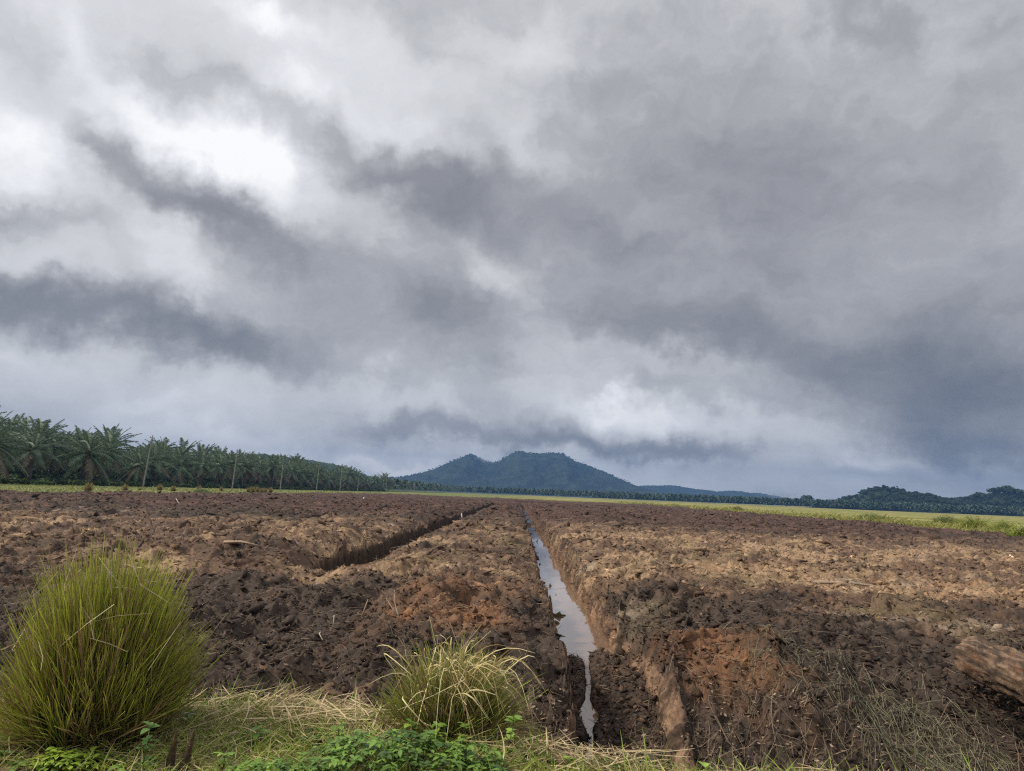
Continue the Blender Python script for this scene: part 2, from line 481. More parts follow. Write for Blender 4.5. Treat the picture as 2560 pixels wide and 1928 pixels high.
def field_color(X, Y, wall, Z):
    n1 = fbm(X, Y, 0.16, 4, 100); n2 = fbm(X, Y, 0.7, 5, 101, 0.7); n3 = fbm(X, Y, 3.3, 4, 102, 0.75)
    n4 = fbm(X, Y * 0.8, 0.33, 4, 109, 0.7)
    # how dry and tan the surface is, laid out over the place
    dry = -0.20 + 0.42 * sm(9, 16, Y + 2 * n1 + 2 * n4) * sm(62, 30, Y + 10 * n4)
    dry = dry + 0.20 * sm(1.6, 2.6, X) * sm(9, 13, Y + 1.5 * n4) * sm(60, 30, Y)
    dry = dry - 0.42 * sm(-1.6, -2.8, X + 0.5 * n2) * sm(16.5, 14.0, Y + 1.5 * n1) - 0.16 * sm(-0.2, -1.6, X) * sm(12, 9, Y)
    dry = dry - 0.55 * sm(-12, -16, X) * sm(25, 40, Y) - 0.30 * sm(30, 60, Y)
    dry = dry + 0.25 * blob(X, Y, -7, 19, 3.2, 4) + 0.25 * blob(X, Y, -14, 27, 6, 5) + 0.4 * blob(X, Y, -2.4, 7.1, 1.0, 0.6)
    dry = dry - 0.45 * blob(X, Y, 8, 12.2, 4.5, 1.3) - 0.35 * blob(X, Y, 4.6, 9.6, 1.6, 0.9) - 0.45 * sm(9.2, 8.2, Y - 0.2 * X) * sm(1.4, 3, X)
    dry = dry + 0.25 * blob(X, Y, 11, 17, 5, 3)
    dry = dry - 0.16 * sm(-3.5, -6, X) - 0.05
    dry = dry + 0.6 * n1 + 0.9 * n2 + 0.75 * n3 + 0.9 * n4 - 0.01
    dry = dry + 0.5 * blob(X, Y, -34, 38, 22, 2.2) + 0.45 * blob(X, Y, -16, 30, 9, 1.6) + 0.3 * blob(X, Y, -13, 17, 3, 1.2)
    c = lerpc(C_BLACK, C_BROWN, sm(-0.45, 0.12, dry))
    c = lerpc(c, C_TAN, sm(0.12, 0.78, dry))
    rust = -0.22 + 0.85 * blob(X, Y, 2.5, 8.9, 0.9, 1.3) + 0.75 * blob(X, Y, -0.6, 11.2, 1.3, 2.6) + 0.40 * blob(X, Y, 7.5, 17, 4, 4) + 0.3 * blob(X, Y, -3, 16.0, 2, 1.5)
    rust = rust + 0.7 * fbm(X, Y, 0.5, 4, 103, 0.6) + 0.35 * n3
    c = lerpc(c, C_RUST * (0.75 + 0.5 * sm(-0.4, 0.5, n3))[..., None], 0.62 * sm(0.0, 0.75, rust))
    ol = fbm(X, Y, 0.45, 4, 104, 0.6) + 0.25 * blob(X, Y, 4.5, 19, 4, 7) + 0.2 * blob(X, Y, 0, 24, 1.5, 9)
    c = lerpc(c, C_OLIVE, 0.45 * sm(0.15, 0.6, ol) * sm(9, 12, Y))
    cl = slab_mask(X, Y)
    c = lerpc(c, C_CLAY * (0.78 + 0.3 * n3)[..., None], 0.60 * cl * sm(-0.5, 0.1, n4 + 0.5 * n3) * sm(10, 14, Y + 0.4 * X) * sm(75, 30, Y))
    far = sm(34, 60, Y + 16 * n1 + 10 * n4 - 0.45 * np.maximum(X - 18, 0) - 4 * n2)
    cm = lerpc(C_MAROON * 0.55, C_MAROON * 2.5, sm(-0.35, 0.6, n3 * 0.5 + n2 * 0.8 + n4 * 0.4))
    c = lerpc(c, cm, 0.86 * far)
    # main ditch: cut clay below the top soil; left ditches: sides painted shaded
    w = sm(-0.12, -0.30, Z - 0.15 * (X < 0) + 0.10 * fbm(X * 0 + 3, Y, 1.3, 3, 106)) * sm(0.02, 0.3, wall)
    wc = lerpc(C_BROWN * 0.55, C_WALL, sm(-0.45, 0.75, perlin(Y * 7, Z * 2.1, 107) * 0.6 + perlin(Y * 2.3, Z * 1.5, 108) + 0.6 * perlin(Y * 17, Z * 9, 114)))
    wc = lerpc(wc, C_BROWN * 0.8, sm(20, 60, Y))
    shade_c = lerpc(C_BLACK * 0.75, C_BROWN * 0.85, sm(-0.1, 0.6, perlin(Y * 5, Z * 1.6, 115)))  # shade on the left ditch walls, put into the soil colour
    wc = np.where((X < 0)[..., None], shade_c, wc)
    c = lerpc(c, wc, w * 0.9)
    inb = sm(0.55, 0.8, X) * sm(1.85, 1.6, X) * sm(-0.25, -0.36, Z) * sm(6, 7, Y) * (1 - sm(0.1, 0.4, wall))
    mud = lerpc(C_BLACK * 0.75, C_BROWN * 0.75, sm(-0.3, 0.5, n3 + 0.5 * n2))
    c = lerpc(c, mud, inb * sm(20, 14, Y))
    return c


def build_field():
    ys = [4.9]
    while ys[-1] < 258:
        ys.append(ys[-1] + max(0.0135, 0.0023 * ys[-1]))
    ys = np.array(ys); R = len(ys)
    NC = 1000
    fx = np.concatenate([np.linspace(-49, -14, 1200), np.linspace(-13.99, 10, 5200), np.linspace(10.01, 46.5, 1200)])
    dfx = np.diff(fx, prepend=fx[0])
    X = np.empty((R, NC))
    lipsY = [lips(d, ys) for d in DITCHES]
    u = np.linspace(0, 1, NC)
    for r, y in enumerate(ys):
        half = 0.74 * y + 1.5
        rho = np.where(np.abs(fx) < half, 1.0, 0.12) / max(0.0022 * y, 0.012)
        for (d, (l0, l1)) in zip(DITCHES, lipsY):
            if y < d[3] - 1 or y > d[4] + 1: continue
            q = 40.0 if d[5] == 1 else 18.0
            for lx, c, wd in ((l0[r], 0.05, 0.07), (l1[r], -0.12 if d[5] == 1 else -0.05, 0.13 if d[5] == 1 else 0.07)):
                rho = rho + q / 0.10 * np.exp(-((fx - lx - c) / wd) ** 2)
        cum = np.cumsum(rho * dfx); cum = (cum - cum[0]) / (cum[-1] - cum[0])
        X[r] = np.interp(u, cum, fx)
    Y = np.repeat(ys[:, None], NC, 1)
    Z, wall = field_height(X, Y)
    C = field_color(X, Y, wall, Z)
    # spade grooves and crumbling of the cut walls, pushed sideways
    near = sm(60, 20, Y)
    deep = sm(-0.05, -0.35, Z)
    X2 = X + wall * deep * near * (0.055 * perlin(Y * 3.1, Z * 0.7, 110) + 0.035 * perlin(Y * 9, Z * 1.2, 111) + 0.03 * perlin(Y * 13, Z * 8, 112) + 0.022 * perlin(Y * 29, Z * 19, 113))
    V = np.stack([X2, Y, Z], -1)
    i = (np.arange(R - 1)[:, None] * NC + np.arange(NC - 1)[None]).ravel()
    Q = np.stack([i, i + 1, i + NC + 1, i + NC], 1)
    o = mesh_np('field', V, Q, None, SOIL, C.reshape(-1, 3), smooth=False)
    o['kind'] = 'structure'
    COL.objects.link(o)
    return R * NC


NF = build_field()
print('field verts', NF)


def hgt(X, Y): return field_height(X, Y)[0]
def gcol(X, Y): return field_color(X, Y, np.zeros_like(X), np.zeros_like(X))


# water lying in the main ditch, a puddle on the bed
def water_sheet(name, pts_left, pts_right, z):
    n = len(pts_left)
    z = np.broadcast_to(np.asarray(z, float), (n,))
    V = np.array([[*p, q] for p, q in zip(pts_left, z)] + [[*p, q] for p, q in zip(pts_right, z)])
    Q = np.array([[i, i + n, i + n + 1, i + 1] for i in range(n - 1)])
    put(mesh_np(name, V, Q, None, WATER), kind='structure')


_ys = np.linspace(10.75, 150, 300)
_yt = np.linspace(8.0, 10.74, 40)
_xt = trickle_x(_yt)
_wt = 0.03 + 0.09 * np.exp(-((_yt - 9.05) / 0.22) ** 2) + 0.012 * perlin(_yt * 6, _yt * 0, 96)
water_sheet('ditch_water', [(x - w, y) for x, y, w in zip(_xt, _yt, _wt)] + [(0.35, y) for y in _ys], [(x + w, y) for x, y, w in zip(_xt, _yt, _wt)] + [(1.85, y) for y in _ys], np.concatenate([np.minimum(WATER_Z, mouth_floor(np.minimum(_yt, 10.6)) - 0.075), np.full(300, WATER_Z)]))
_yp = np.linspace(14.1, 15.1, 12)
water_sheet('puddle_water', [(-4.15, y) for y in _yp], [(-2.6, y) for y in _yp], -0.135)
# ------------------------------------------------------------------ surrounding ground
def ground_color(X, Y):
    n = fbm(X, Y, 0.03, 4, 120); n2 = fbm(X, Y, 0.35, 4, 121, 0.6)
    right = sm(-30, 30, X)
    g1 = lerpc((0.105, 0.135, 0.04), (0.20, 0.20, 0.065), sm(-0.4, 0.4, n + 0.6 * n2))
    g2 = lerpc((0.15, 0.175, 0.04), (0.36, 0.29, 0.11), sm(-0.4, 0.5, n + 0.7 * n2 + 0.6 * fbm(X * 0.6, Y, 0.10, 4, 124)))
    return lerpc(g1, g2, right)


def ground_sheet():
    xs = np.unique(np.concatenate([np.linspace(-3200, -300, 40), np.linspace(-300, -85, 60), np.linspace(-85, -46.2, 90), np.linspace(-46.2, 43.4, 70), np.linspace(43.4, 110, 120), np.linspace(110, 400, 80), np.linspace(400, 3200, 40)]))
    ysr = np.unique(np.concatenate([np.linspace(-300, -3, 10), np.linspace(-3, 30, 20), np.linspace(30, 250, 260), np.linspace(250, 700, 150), np.linspace(700, 4300, 60)]))
    X, Y = np.meshgrid(xs, ysr)
    flat = sm(46, 52, np.abs(X)) * sm(5, 20, Y) + sm(250, 258, Y)
    Z = 0.02 + np.clip(flat, 0, 1) * (0.12 * fbm(X, Y, 0.09, 3, 122) + 0.07 * fbm(X, Y, 0.5, 3, 123)) * sm(900, 300, np.hypot(X, Y))
    nc = len(xs)
    i, j = np.meshgrid(np.arange(len(ysr) - 1), np.arange(nc - 1), indexing='ij')
    xc = (xs[j] + xs[j + 1]) / 2; yc = (ysr[i] + ysr[i + 1]) / 2
    keep = ~((xc > -46.2) & (xc < 43.4) & (yc > -3.1) & (yc < 249)) & ~((np.abs(xc) < 3100) & (yc > -3.1) & (yc < 30) & (xc > -46.2) & (xc < 43.4))
    k = (i * nc + j)[keep]
    Q = np.stack([k, k + 1, k + nc + 1, k + nc], 1)
    put(mesh_np('ground', np.stack([X, Y, Z], -1), Q, None, GROUND, ground_color(X, Y).reshape(-1, 3), True), kind='structure')


ground_sheet()

# roadside verge the camera stands on
_ve = np.array([[-60, 5.6], [-6, 5.6], [-3.63, 5.55], [-2.9, 5.75], [-2.35, 5.92], [-1.89, 5.82], [-1.1, 5.78], [-0.7, 5.6], [-0.32, 5.28], [0.34, 5.02], [1.08, 4.88], [2.36, 4.84], [3.33, 4.92], [60, 5.0]])


def verge_edge(X): return np.interp(X, _ve[:, 0], _ve[:, 1]) + 0.05 * perlin(X * 3.0, X * 0, 130)


def verge_height(X, Y):
    e = verge_edge(X) - Y
    return 0.12 + 0.05 * fbm(X, Y, 0.9, 3, 131) + 0.015 * fbm(X, Y, 6, 2, 132) - 0.75 * sm(0.12, -0.5, e)


def build_verge():
    xs = np.unique(np.concatenate([np.linspace(-46.3, -6, 40), np.linspace(-6, 6, 400), np.linspace(6, 43.5, 40)]))
    ysr = np.unique(np.concatenate([np.linspace(-3.2, 3.8, 30), np.linspace(3.8, 6.6, 110)]))
    X, Y = np.meshgrid(xs, ysr)
    Z = verge_height(X, Y)
    n = fbm(X, Y, 2.2, 4, 133, 0.65)
    C = lerpc((0.13, 0.095, 0.05), (0.30, 0.235, 0.12), sm(-0.4, 0.4, n))
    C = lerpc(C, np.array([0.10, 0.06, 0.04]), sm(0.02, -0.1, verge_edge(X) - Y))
    nc = len(xs)
    i = (np.arange(len(ysr) - 1)[:, None] * nc + np.arange(nc - 1)[None]).ravel()
    Q = np.stack([i, i + 1, i + nc + 1, i + nc], 1)
    put(mesh_np('verge', np.stack([X, Y, Z], -1), Q, None, SOIL, C.reshape(-1, 3), True), kind='structure')


build_verge()


# ------------------------------------------------------------------ loose soil, fibres, straw on the field
def near_samples(n, y0, y1, power=2.0, xpad=0.8):
    """random spots inside the wedge in front of the road, denser close by"""
    t = rng.random(n)
    Y = (y0 ** (1 - power) + t * (y1 ** (1 - power) - y0 ** (1 - power))) ** (1 / (1 - power))
    X = rng.uniform(-1, 1, n) * (0.72 * Y + xpad)
    ok = (X > field_edge_left(Y) + 0.5) & (X < field_edge_right(Y) - 0.5)
    return X[ok], Y[ok]


def soil_clods():
    g = Geo()
    X, Y = near_samples(8000, 6.4, 150, 1.5)
    clump = perlin(X * 0.8, Y * 0.8, 140) + 0.6 * perlin(X * 0.25, Y * 0.25, 141)
    k = clump > rng.uniform(-0.7, 0.7, len(X)); X, Y = X[k], Y[k]
    H, W = field_height(X, Y)
    k = (W < 0.3); X, Y, H = X[k], Y[k], H[k]
    R = np.minimum(rng.lognormal(-3.6, 0.55, len(X)) * (0.7 + Y / 16), 0.24)
    R = np.minimum(R, 0.045 + Y * 0.005)
    C = gcol(X, Y) * rng.uniform(0.6, 1.35, (len(X), 1))
    lumps(g, np.stack([X, Y, H + R * 0.05], 1), R, C, 0.30)
    X, Y = near_samples(95000, 6.4, 150, 1.45)
    H, W = field_height(X, Y); k = W < 0.5; X, Y, H = X[k], Y[k], H[k]
    sz = np.minimum(rng.lognormal(-3.55, 0.5, len(X)) * (0.6 + Y / 13), 0.42)
    shards(g, np.stack([X, Y, H + sz * 0.05], 1), sz, gcol(X, Y) * rng.lognormal(0.0, 0.38, (len(X), 1)))
    # mud clods in the mouth of the ditch and a few standing in the water
    n = 260
    X = rng.uniform(0.72, 1.6, n); Y = rng.uniform(7.4, 10.9, n); H, W = field_height(X, Y)
    k = (np.abs(X - trickle_x(Y)) > 0.13) & (W < 0.4); X, Y, H = X[k], Y[k], H[k]
    R = rng.lognormal(-3.9, 0.5, len(X))
    lumps(g, np.stack([X, Y, H + R * 0.1], 1), R, lerpc(C_BLACK, C_BROWN * 1.1, rng.random(len(X))), 0.3)
    n = 2600                                                    # crumbs of the wet floor of the ditch mouth
    X = rng.uniform(0.68, 1.65, n); Y = rng.uniform(7.2, 11.0, n); k = np.abs(X - trickle_x(Y)) > 0.10; X, Y = X[k], Y[k]
    H = hgt(X, Y); sz = rng.lognormal(-3.7, 0.5, len(X))
    shards(g, np.stack([X, Y, H + sz * 0.1], 1), sz, lerpc(C_BLACK * 0.6, C_BROWN * 0.8, rng.random(len(X))))
    n = 2200                                                    # crumbling soil on the cut walls
    Y = 1 / rng.uniform(1 / 50, 1 / 8.2, n); l0, l1 = lips(DITCHES[0], Y); X = l1 + rng.uniform(-0.24, 0.03, n)
    H, W = field_height(X, Y); sz = np.minimum(rng.lognormal(-3.7, 0.5, n) * (0.6 + Y / 16), 0.12)
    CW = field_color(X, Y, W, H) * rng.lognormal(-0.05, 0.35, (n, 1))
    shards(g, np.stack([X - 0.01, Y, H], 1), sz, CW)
    n = 60
    Y = rng.uniform(13, 60, n); l0, l1 = lips(DITCHES[0], Y)
    s = rng.random(n) < 0.65
    X = np.where(s, l0 + 0.12 + np.abs(rng.normal(0, 0.06, n)), l1 - 0.26 - np.abs(rng.normal(0, 0.05, n)))
    R = rng.uniform(0.03, 0.10, n)
    lumps(g, np.stack([X, Y, np.full(n, WATER_Z)], 1), R, np.tile(C_BROWN * 0.8, (n, 1)), 0.25)
    # the clump standing out of the water by the left side
    q = rng.normal(0, 1, (14, 3)) * np.array([0.05, 0.22, 0.01]) + np.array([0.80, 14.6, WATER_Z - 0.02])
    lumps(g, q, rng.uniform(0.03, 0.07, 14), np.tile(C_OLIVE * 0.45, (14, 1)), 0.3)
    put(g.obj('soil_clods', CLOD), kind='stuff', label='loose dark and tan clods of churned soil strewn over the field')


soil_clods()


def root_fibres():
    g = Geo()
    X, Y = near_samples(24000, 6.6, 120, 1.6)
    H, W = field_height(X, Y); k = W < 0.25; X, Y, H = X[k], Y[k], H[k]
    n = len(X)
    L = rng.lognormal(-1.9, 0.55, n) * (0.6 + Y / 26); L = np.minimum(L, 1.6)
    a = rng.uniform(0, 2 * PI, n); pitch = rng.normal(0.12, 0.22, n)
    d = np.stack([np.cos(a) * np.cos(pitch), np.sin(a) * np.cos(pitch), np.sin(pitch)], 1)
    bend = rng.normal(0, 0.22, (n, 3)) * np.array([1, 1, 0.4])
    t = np.linspace(-0.5, 0.5, 4)[None, :, None]
    P = np.stack([X, Y, H + 0.012], 1)[:, None] + d[:, None] * (L[:, None, None] * t) + bend[:, None] * (L[:, None, None] * t * t)
    r = np.maximum(0.0018, 0.00034 * Y) * rng.uniform(0.5, 1.6, n)
    r = r[:, None] * np.array([0.6, 1, 0.9, 0.35])[None]
    t1 = rng.random(n)
    C = lerpc(np.array([0.10, 0.065, 0.045]), np.array([0.42, 0.32, 0.21]), t1 ** 1.6)
    C = lerpc(C, C_MAROON * 1.6, 0.75 * sm(35, 60, Y))
    tube(g, P, r, C, 3)
    put(g.obj('root_fibres', WOOD), kind='stuff', label='thin roots and wood fibres torn up over the churned field')


root_fibres()


def bank_hay():
    """dry grass, roots and dead leaves hanging over the near banks"""
    g = Geo()

    def bunch(n, xr, yr, ang, spread, Lm, cols, wid=0.006, lift=0.02, drop=True):
        X = rng.normal(xr[0], xr[1], n); Y = rng.normal(yr[0], yr[1], n)
        H = hgt(X, Y)
        a = rng.normal(ang, spread, n)
        L = rng.lognormal(math.log(Lm), 0.4, n)
        d2 = np.stack([np.cos(a), np.sin(a)], 1)
        t = np.linspace(0, 1, 5)
        cx = rng.normal(0, 0.45, n)
        perp = np.stack([-d2[:, 1], d2[:, 0]], 1)
        PX = X[:, None] + d2[:, 0:1] * L[:, None] * t + perp[:, 0:1] * (cx * L)[:, None] * t ** 2
        PY = Y[:, None] + d2[:, 1:2] * L[:, None] * t + perp[:, 1:2] * (cx * L)[:, None] * t ** 2
        PZ = hgt(PX, PY) + rng.uniform(0.004, lift, n)[:, None] + (rng.uniform(0, 0.10, n) * L)[:, None] * np.sin(t * PI)[None]
        P = np.stack([PX, PY, PZ], -1)
        C = cols[0] + (np.array(cols[1]) - np.array(cols[0])) * rng.random((n, 1))
        side = unit(np.stack([perp[:, 0], perp[:, 1], rng.normal(0, 0.5, n)], 1))
        ribbon(g, P, side, np.repeat((rng.uniform(0.6, 1.3, n) * wid)[:, None], 5, 1) * np.array([1, 1, 0.9, 0.7, 0.15]), C)
    hay = (np.array([0.10, 0.10, 0.055]), np.array([0.27, 0.245, 0.15]))
    brn = (np.array([0.10, 0.065, 0.04]), np.array([0.28, 0.20, 0.13]))
    # greyish hay heap under the log, hanging down the face
    bunch(800, (4.35, 0.46), (8.0, 0.40), -1.45, 0.9, 0.24, hay, 0.0048, 0.06)
    bunch(260, (4.0, 0.6), (8.5, 0.35), -2.2, 1.0, 0.26, hay, 0.0045, 0.05)
    bunch(240, (5.6, 0.55), (7.8, 0.4), -1.5, 0.8, 0.35, brn, 0.006, 0.05)
    bunch(520, (3.2, 0.9), (8.0, 0.5), -1.5, 1.1, 0.26, brn, 0.005, 0.03)
    bunch(260, (2.3, 0.4), (8.0, 0.7), -1.5, 1.2, 0.22, brn, 0.005, 0.03)
    bunch(120, (3.05, 0.18), (9.25, 0.3), -1.2, 0.9, 0.24, hay, 0.0045, 0.06)
    # left bank by the tussock and the ditch lips
    bunch(320, (0.2, 0.35), (7.0, 0.5), -1.3, 1.2, 0.16, brn, 0.005, 0.03)
    bunch(240, (-1.9, 1.2), (8.4, 1.0), 0, 3, 0.16, brn, 0.004, 0.02)
    for i in range(10):
        y = rng.uniform(9, 30)
        bunch(22, (0.60, 0.08), (y, 0.35), 0.1, 0.8, 0.26, (hay[0] * 0.6, hay[1] * 0.8), 0.004 + y * 0.00015, 0.05)
    put(g.obj('dry_hay', STRAW), kind='stuff', label='grey green hay and rootlets hanging over the near bank')
    # curled dead leaves and chips at the foot of the bank
    g = Geo()
    n = 1500
    X = np.concatenate([rng.normal(2.4, 0.75, n // 2), rng.normal(0.25, 0.3, n // 4), rng.normal(3.6, 1.2, n // 4)])
    Y = np.concatenate([rng.normal(7.5, 0.45, n // 2), rng.normal(7.0, 0.4, n // 4), rng.normal(7.8, 0.6, n // 4)])
    n = len(X); H = hgt(X, Y)
    d = unit(rand_dirs(n, -0.5, 0.6)); L = rng.uniform(0.02, 0.055, n)
    t = np.linspace(-0.5, 0.5, 4)[None, :, None]
    P = np.stack([X, Y, H + 0.02], 1)[:, None] + d[:, None] * L[:, None, None] * t + np.array([0, 0, 1.]) * (L * rng.uniform(-0.4, 0.6, n))[:, None, None] * (t * t)
    w = (L * rng.uniform(0.25, 0.5, n))[:, None] * np.array([0.3, 1, 0.85, 0.1])
    ribbon(g, P, unit(np.cross(d, rand_dirs(n))), w, lerpc((0.20, 0.125, 0.075), (0.50, 0.40, 0.28), rng.random(n) ** 1.3), fold=0.15)
    put(g.obj('dead_leaves', STRAW), kind='stuff', label='curled pale dead leaves littering the foot of the bank')


bank_hay()


# ------------------------------------------------------------------ verge grass and straw
def blades_on(g, X, Y, Z, L, W, lean, cols, seg=4, droop=0.35, up=0.75):
    n = len(X)
    d = unit(rand_dirs(n, 0, 0.3) * lean + np.array([0, 0, 1.]) * up)
    side = unit(np.cross(d, rand_dirs(n)))
    t = np.linspace(0, 1, seg + 1)[None, :, None]
    hor = d * np.array([1, 1, 0]); bend = unit(hor) * rng.uniform(0, droop, (n, 1)) - np.array([0, 0, 1.]) * rng.uniform(0, droop * 0.7, (n, 1))
    Lx = L[:, None, None]
    P = np.stack([X, Y, Z], 1)[:, None] + d[:, None] * Lx * t + bend[:, None] * Lx * t * t
    tt = np.linspace(0, 1, seg + 1)
    ribbon(g, P, side, W[:, None] * (1 - 0.9 * tt ** 1.8)[None], cols)


def flat_straw(g, X, Y, Z, L, W, cols, tilt=0.12):
    n = len(X)
    a = rng.uniform(0, 2 * PI, n); p = rng.normal(0.03, tilt, n)
    d = np.stack([np.cos(a) * np.cos(p), np.sin(a) * np.cos(p), np.sin(p)], 1)
    t = np.linspace(-0.5, 0.5, 5)[None, :, None]
    bend = rng.normal(0, 0.18, (n, 3)); bend[:, 2] = -np.abs(bend[:, 2]) * 0.5
    P = np.stack([X, Y, Z], 1)[:, None] + d[:, None] * L[:, None, None] * t + bend[:, None] * L[:, None, None] * t * t
    side = unit(np.cross(d, np.array([0, 0, 1.])) + rng.normal(0, 0.35, (n, 3)))
    ribbon(g, P, side, np.repeat(W[:, None], 5, 1) * np.array([0.6, 1, 1, 0.8, 0.3]), cols)


def verge_spots(n, xr=(-4.2, 3.8), d0=0.0, d1=1.6):
    X = rng.uniform(*xr, n); Y = verge_edge(X) - rng.uniform(d0, d1, n)
    return X, Y, verge_height(X, Y)


def verge_cover():
    g = Geo()
    X, Y, Z = verge_spots(17000)
    m = fbm(X, Y, 1.1, 3, 150)
    k = m > rng.uniform(-0.55, 0.35, len(X)); X, Y, Z = X[k], Y[k], Z[k]
    n = len(X)
    edge = verge_edge(X) - Y
    C = lerpc((0.13, 0.20, 0.03), (0.42, 0.48, 0.09), rng.random(n))
    C = lerpc(C, np.array([0.42, 0.36, 0.15]), (rng.random(n) < 0.25) * 0.8)
    blades_on(g, X, Y, Z, rng.lognormal(-2.35, 0.4, n), rng.uniform(0.004, 0.009, n), 0.6, C)
    X, Y, Z = verge_spots(14000, d0=0.18, d1=1.7)
    k = sm(0.2, 0.55, verge_edge(X) - Y) * (0.5 + 0.8 * fbm(X, Y, 0.9, 3, 153)) > rng.uniform(0, 0.8, len(X)); X, Y, Z = X[k], Y[k], Z[k]
    n = len(X)
    blades_on(g, X, Y, Z, rng.lognormal(-2.2, 0.4, n), rng.uniform(0.005, 0.010, n), 0.7, lerpc((0.13, 0.20, 0.03), (0.42, 0.46, 0.09), rng.random(n)))
    # taller fresh shoots along the edge
    X, Y, Z = verge_spots(300, (-3.8, 3.8), 0.0, 0.35); k = (X < 0.3) | (rng.random(len(X)) < 0.12); X, Y, Z = X[k], Y[k], Z[k]; n = len(X)
    blades_on(g, X, Y, Z, rng.uniform(0.12, 0.30, n), rng.uniform(0.006, 0.011, n), 0.3, lerpc((0.16, 0.26, 0.04), (0.36, 0.46, 0.09), rng.random(n)), droop=0.2)
    put(g.obj('verge_grass', BLADE), kind='stuff', label='short yellow green grass over the roadside verge')
    g = Geo()
    X, Y, Z = verge_spots(7000, d0=-0.05)
    k = fbm(X, Y, 0.8, 3, 151) < rng.uniform(-0.3, 0.6, len(X)); X, Y, Z = X[k], Y[k], Z[k]
    n = len(X)
    C = lerpc((0.27, 0.20, 0.10), (0.60, 0.48, 0.26), rng.random(n))
    flat_straw(g, X, Y, Z + rng.uniform(0.01, 0.07, n), rng.uniform(0.08, 0.36, n), rng.uniform(0.003, 0.0065, n), C)
    # straw heap left of the big tussock, and the litter at the mouth of the ditch
    for (cx, cy, sx, sy, m) in ((-3.35, 5.0, 0.4, 0.22, 420), (-1.45, 5.45, 0.4, 0.2, 500), (0.55, 4.92, 0.3, 0.1, 260), (-0.55, 5.35, 0.3, 0.15, 220)):
        X = rng.normal(cx, sx, m); Y = np.minimum(rng.normal(cy, sy, m), verge_edge(X) + 0.1); Z = verge_height(X, Y)
        flat_straw(g, X, Y, Z + rng.uniform(0.01, 0.13, m), rng.uniform(0.12, 0.45, m), rng.uniform(0.005, 0.009, m), lerpc((0.30, 0.22, 0.11), (0.64, 0.51, 0.29), rng.random(m)), 0.2)
    put(g.obj('straw_litter', STRAW), kind='stuff', label='pale cut straw lying matted on the verge')
    # low broad leaved weeds mixed in the verge
    g = Geo()
    X, Y, Z = verge_spots(1300, d0=0.02)
    k = fbm(X, Y, 1.3, 3, 152) > rng.uniform(-0.25, 0.4, len(X)); X, Y, Z = X[k], Y[k], Z[k]
    leaf_rosettes(g, X, Y, Z + 0.03, rng.uniform(0.03, 0.07, len(X)), (0.06, 0.14, 0.035), (0.24, 0.36, 0.07), 6)
    put(g.obj('verge_weeds', LEAF), kind='stuff', label='small broad leaved weeds scattered through the verge grass')


def leaf_rosettes(g, X, Y, Z, size, c0, c1, k=6, rise=(0.0, 0.7), stem=0.0):
    n = len(X)
    X, Y, Z, size = [np.repeat(v, k) for v in (X, Y, Z, size)]
    t0 = np.repeat(rng.random(n), k)
    N_ = n * k
    a = np.tile(np.arange(k) * 2 * PI / k, n) + rng.normal(0, 0.35, N_)
    z = rng.uniform(*rise, N_)
    d = unit(np.stack([np.cos(a), np.sin(a), z], 1))
    L = size * rng.uniform(0.75, 1.25, N_)
    t = np.array([0, 0.18, 0.45, 0.75, 1.0])
    P = np.stack([X, Y, Z + rng.uniform(-0.2, 0.2, N_) * size], 1)[:, None] + d[:, None] * (L[:, None] * t)[:, :, None] - np.array([0, 0, 1.]) * (L[:, None] * 0.35 * t ** 2)[:, :, None]
    side = unit(np.cross(d, np.array([0, 0, 1.])) + rng.normal(0, 0.15, (N_, 3)))
    w = L[:, None] * 0.5 * np.array([0.12, 0.75, 1.0, 0.7, 0.04]) * rng.uniform(0.8, 1.2, (N_, 1))
    C = lerpc(c0, c1, np.clip(t0 + rng.normal(0, 0.18, N_), 0, 1))
    ribbon(g, P, side, w, C, fold=0.12)


verge_cover()


# ------------------------------------------------------------------ tussocks
def empty(name, loc, label=None, cat=None, group=None, rz=0.0):
    o = bpy.data.objects.new(name, None)
    o.empty_display_size = 0.2
    o.location = loc; o.rotation_euler = (0, 0, rz)
    return put(o, None, label, cat, group)


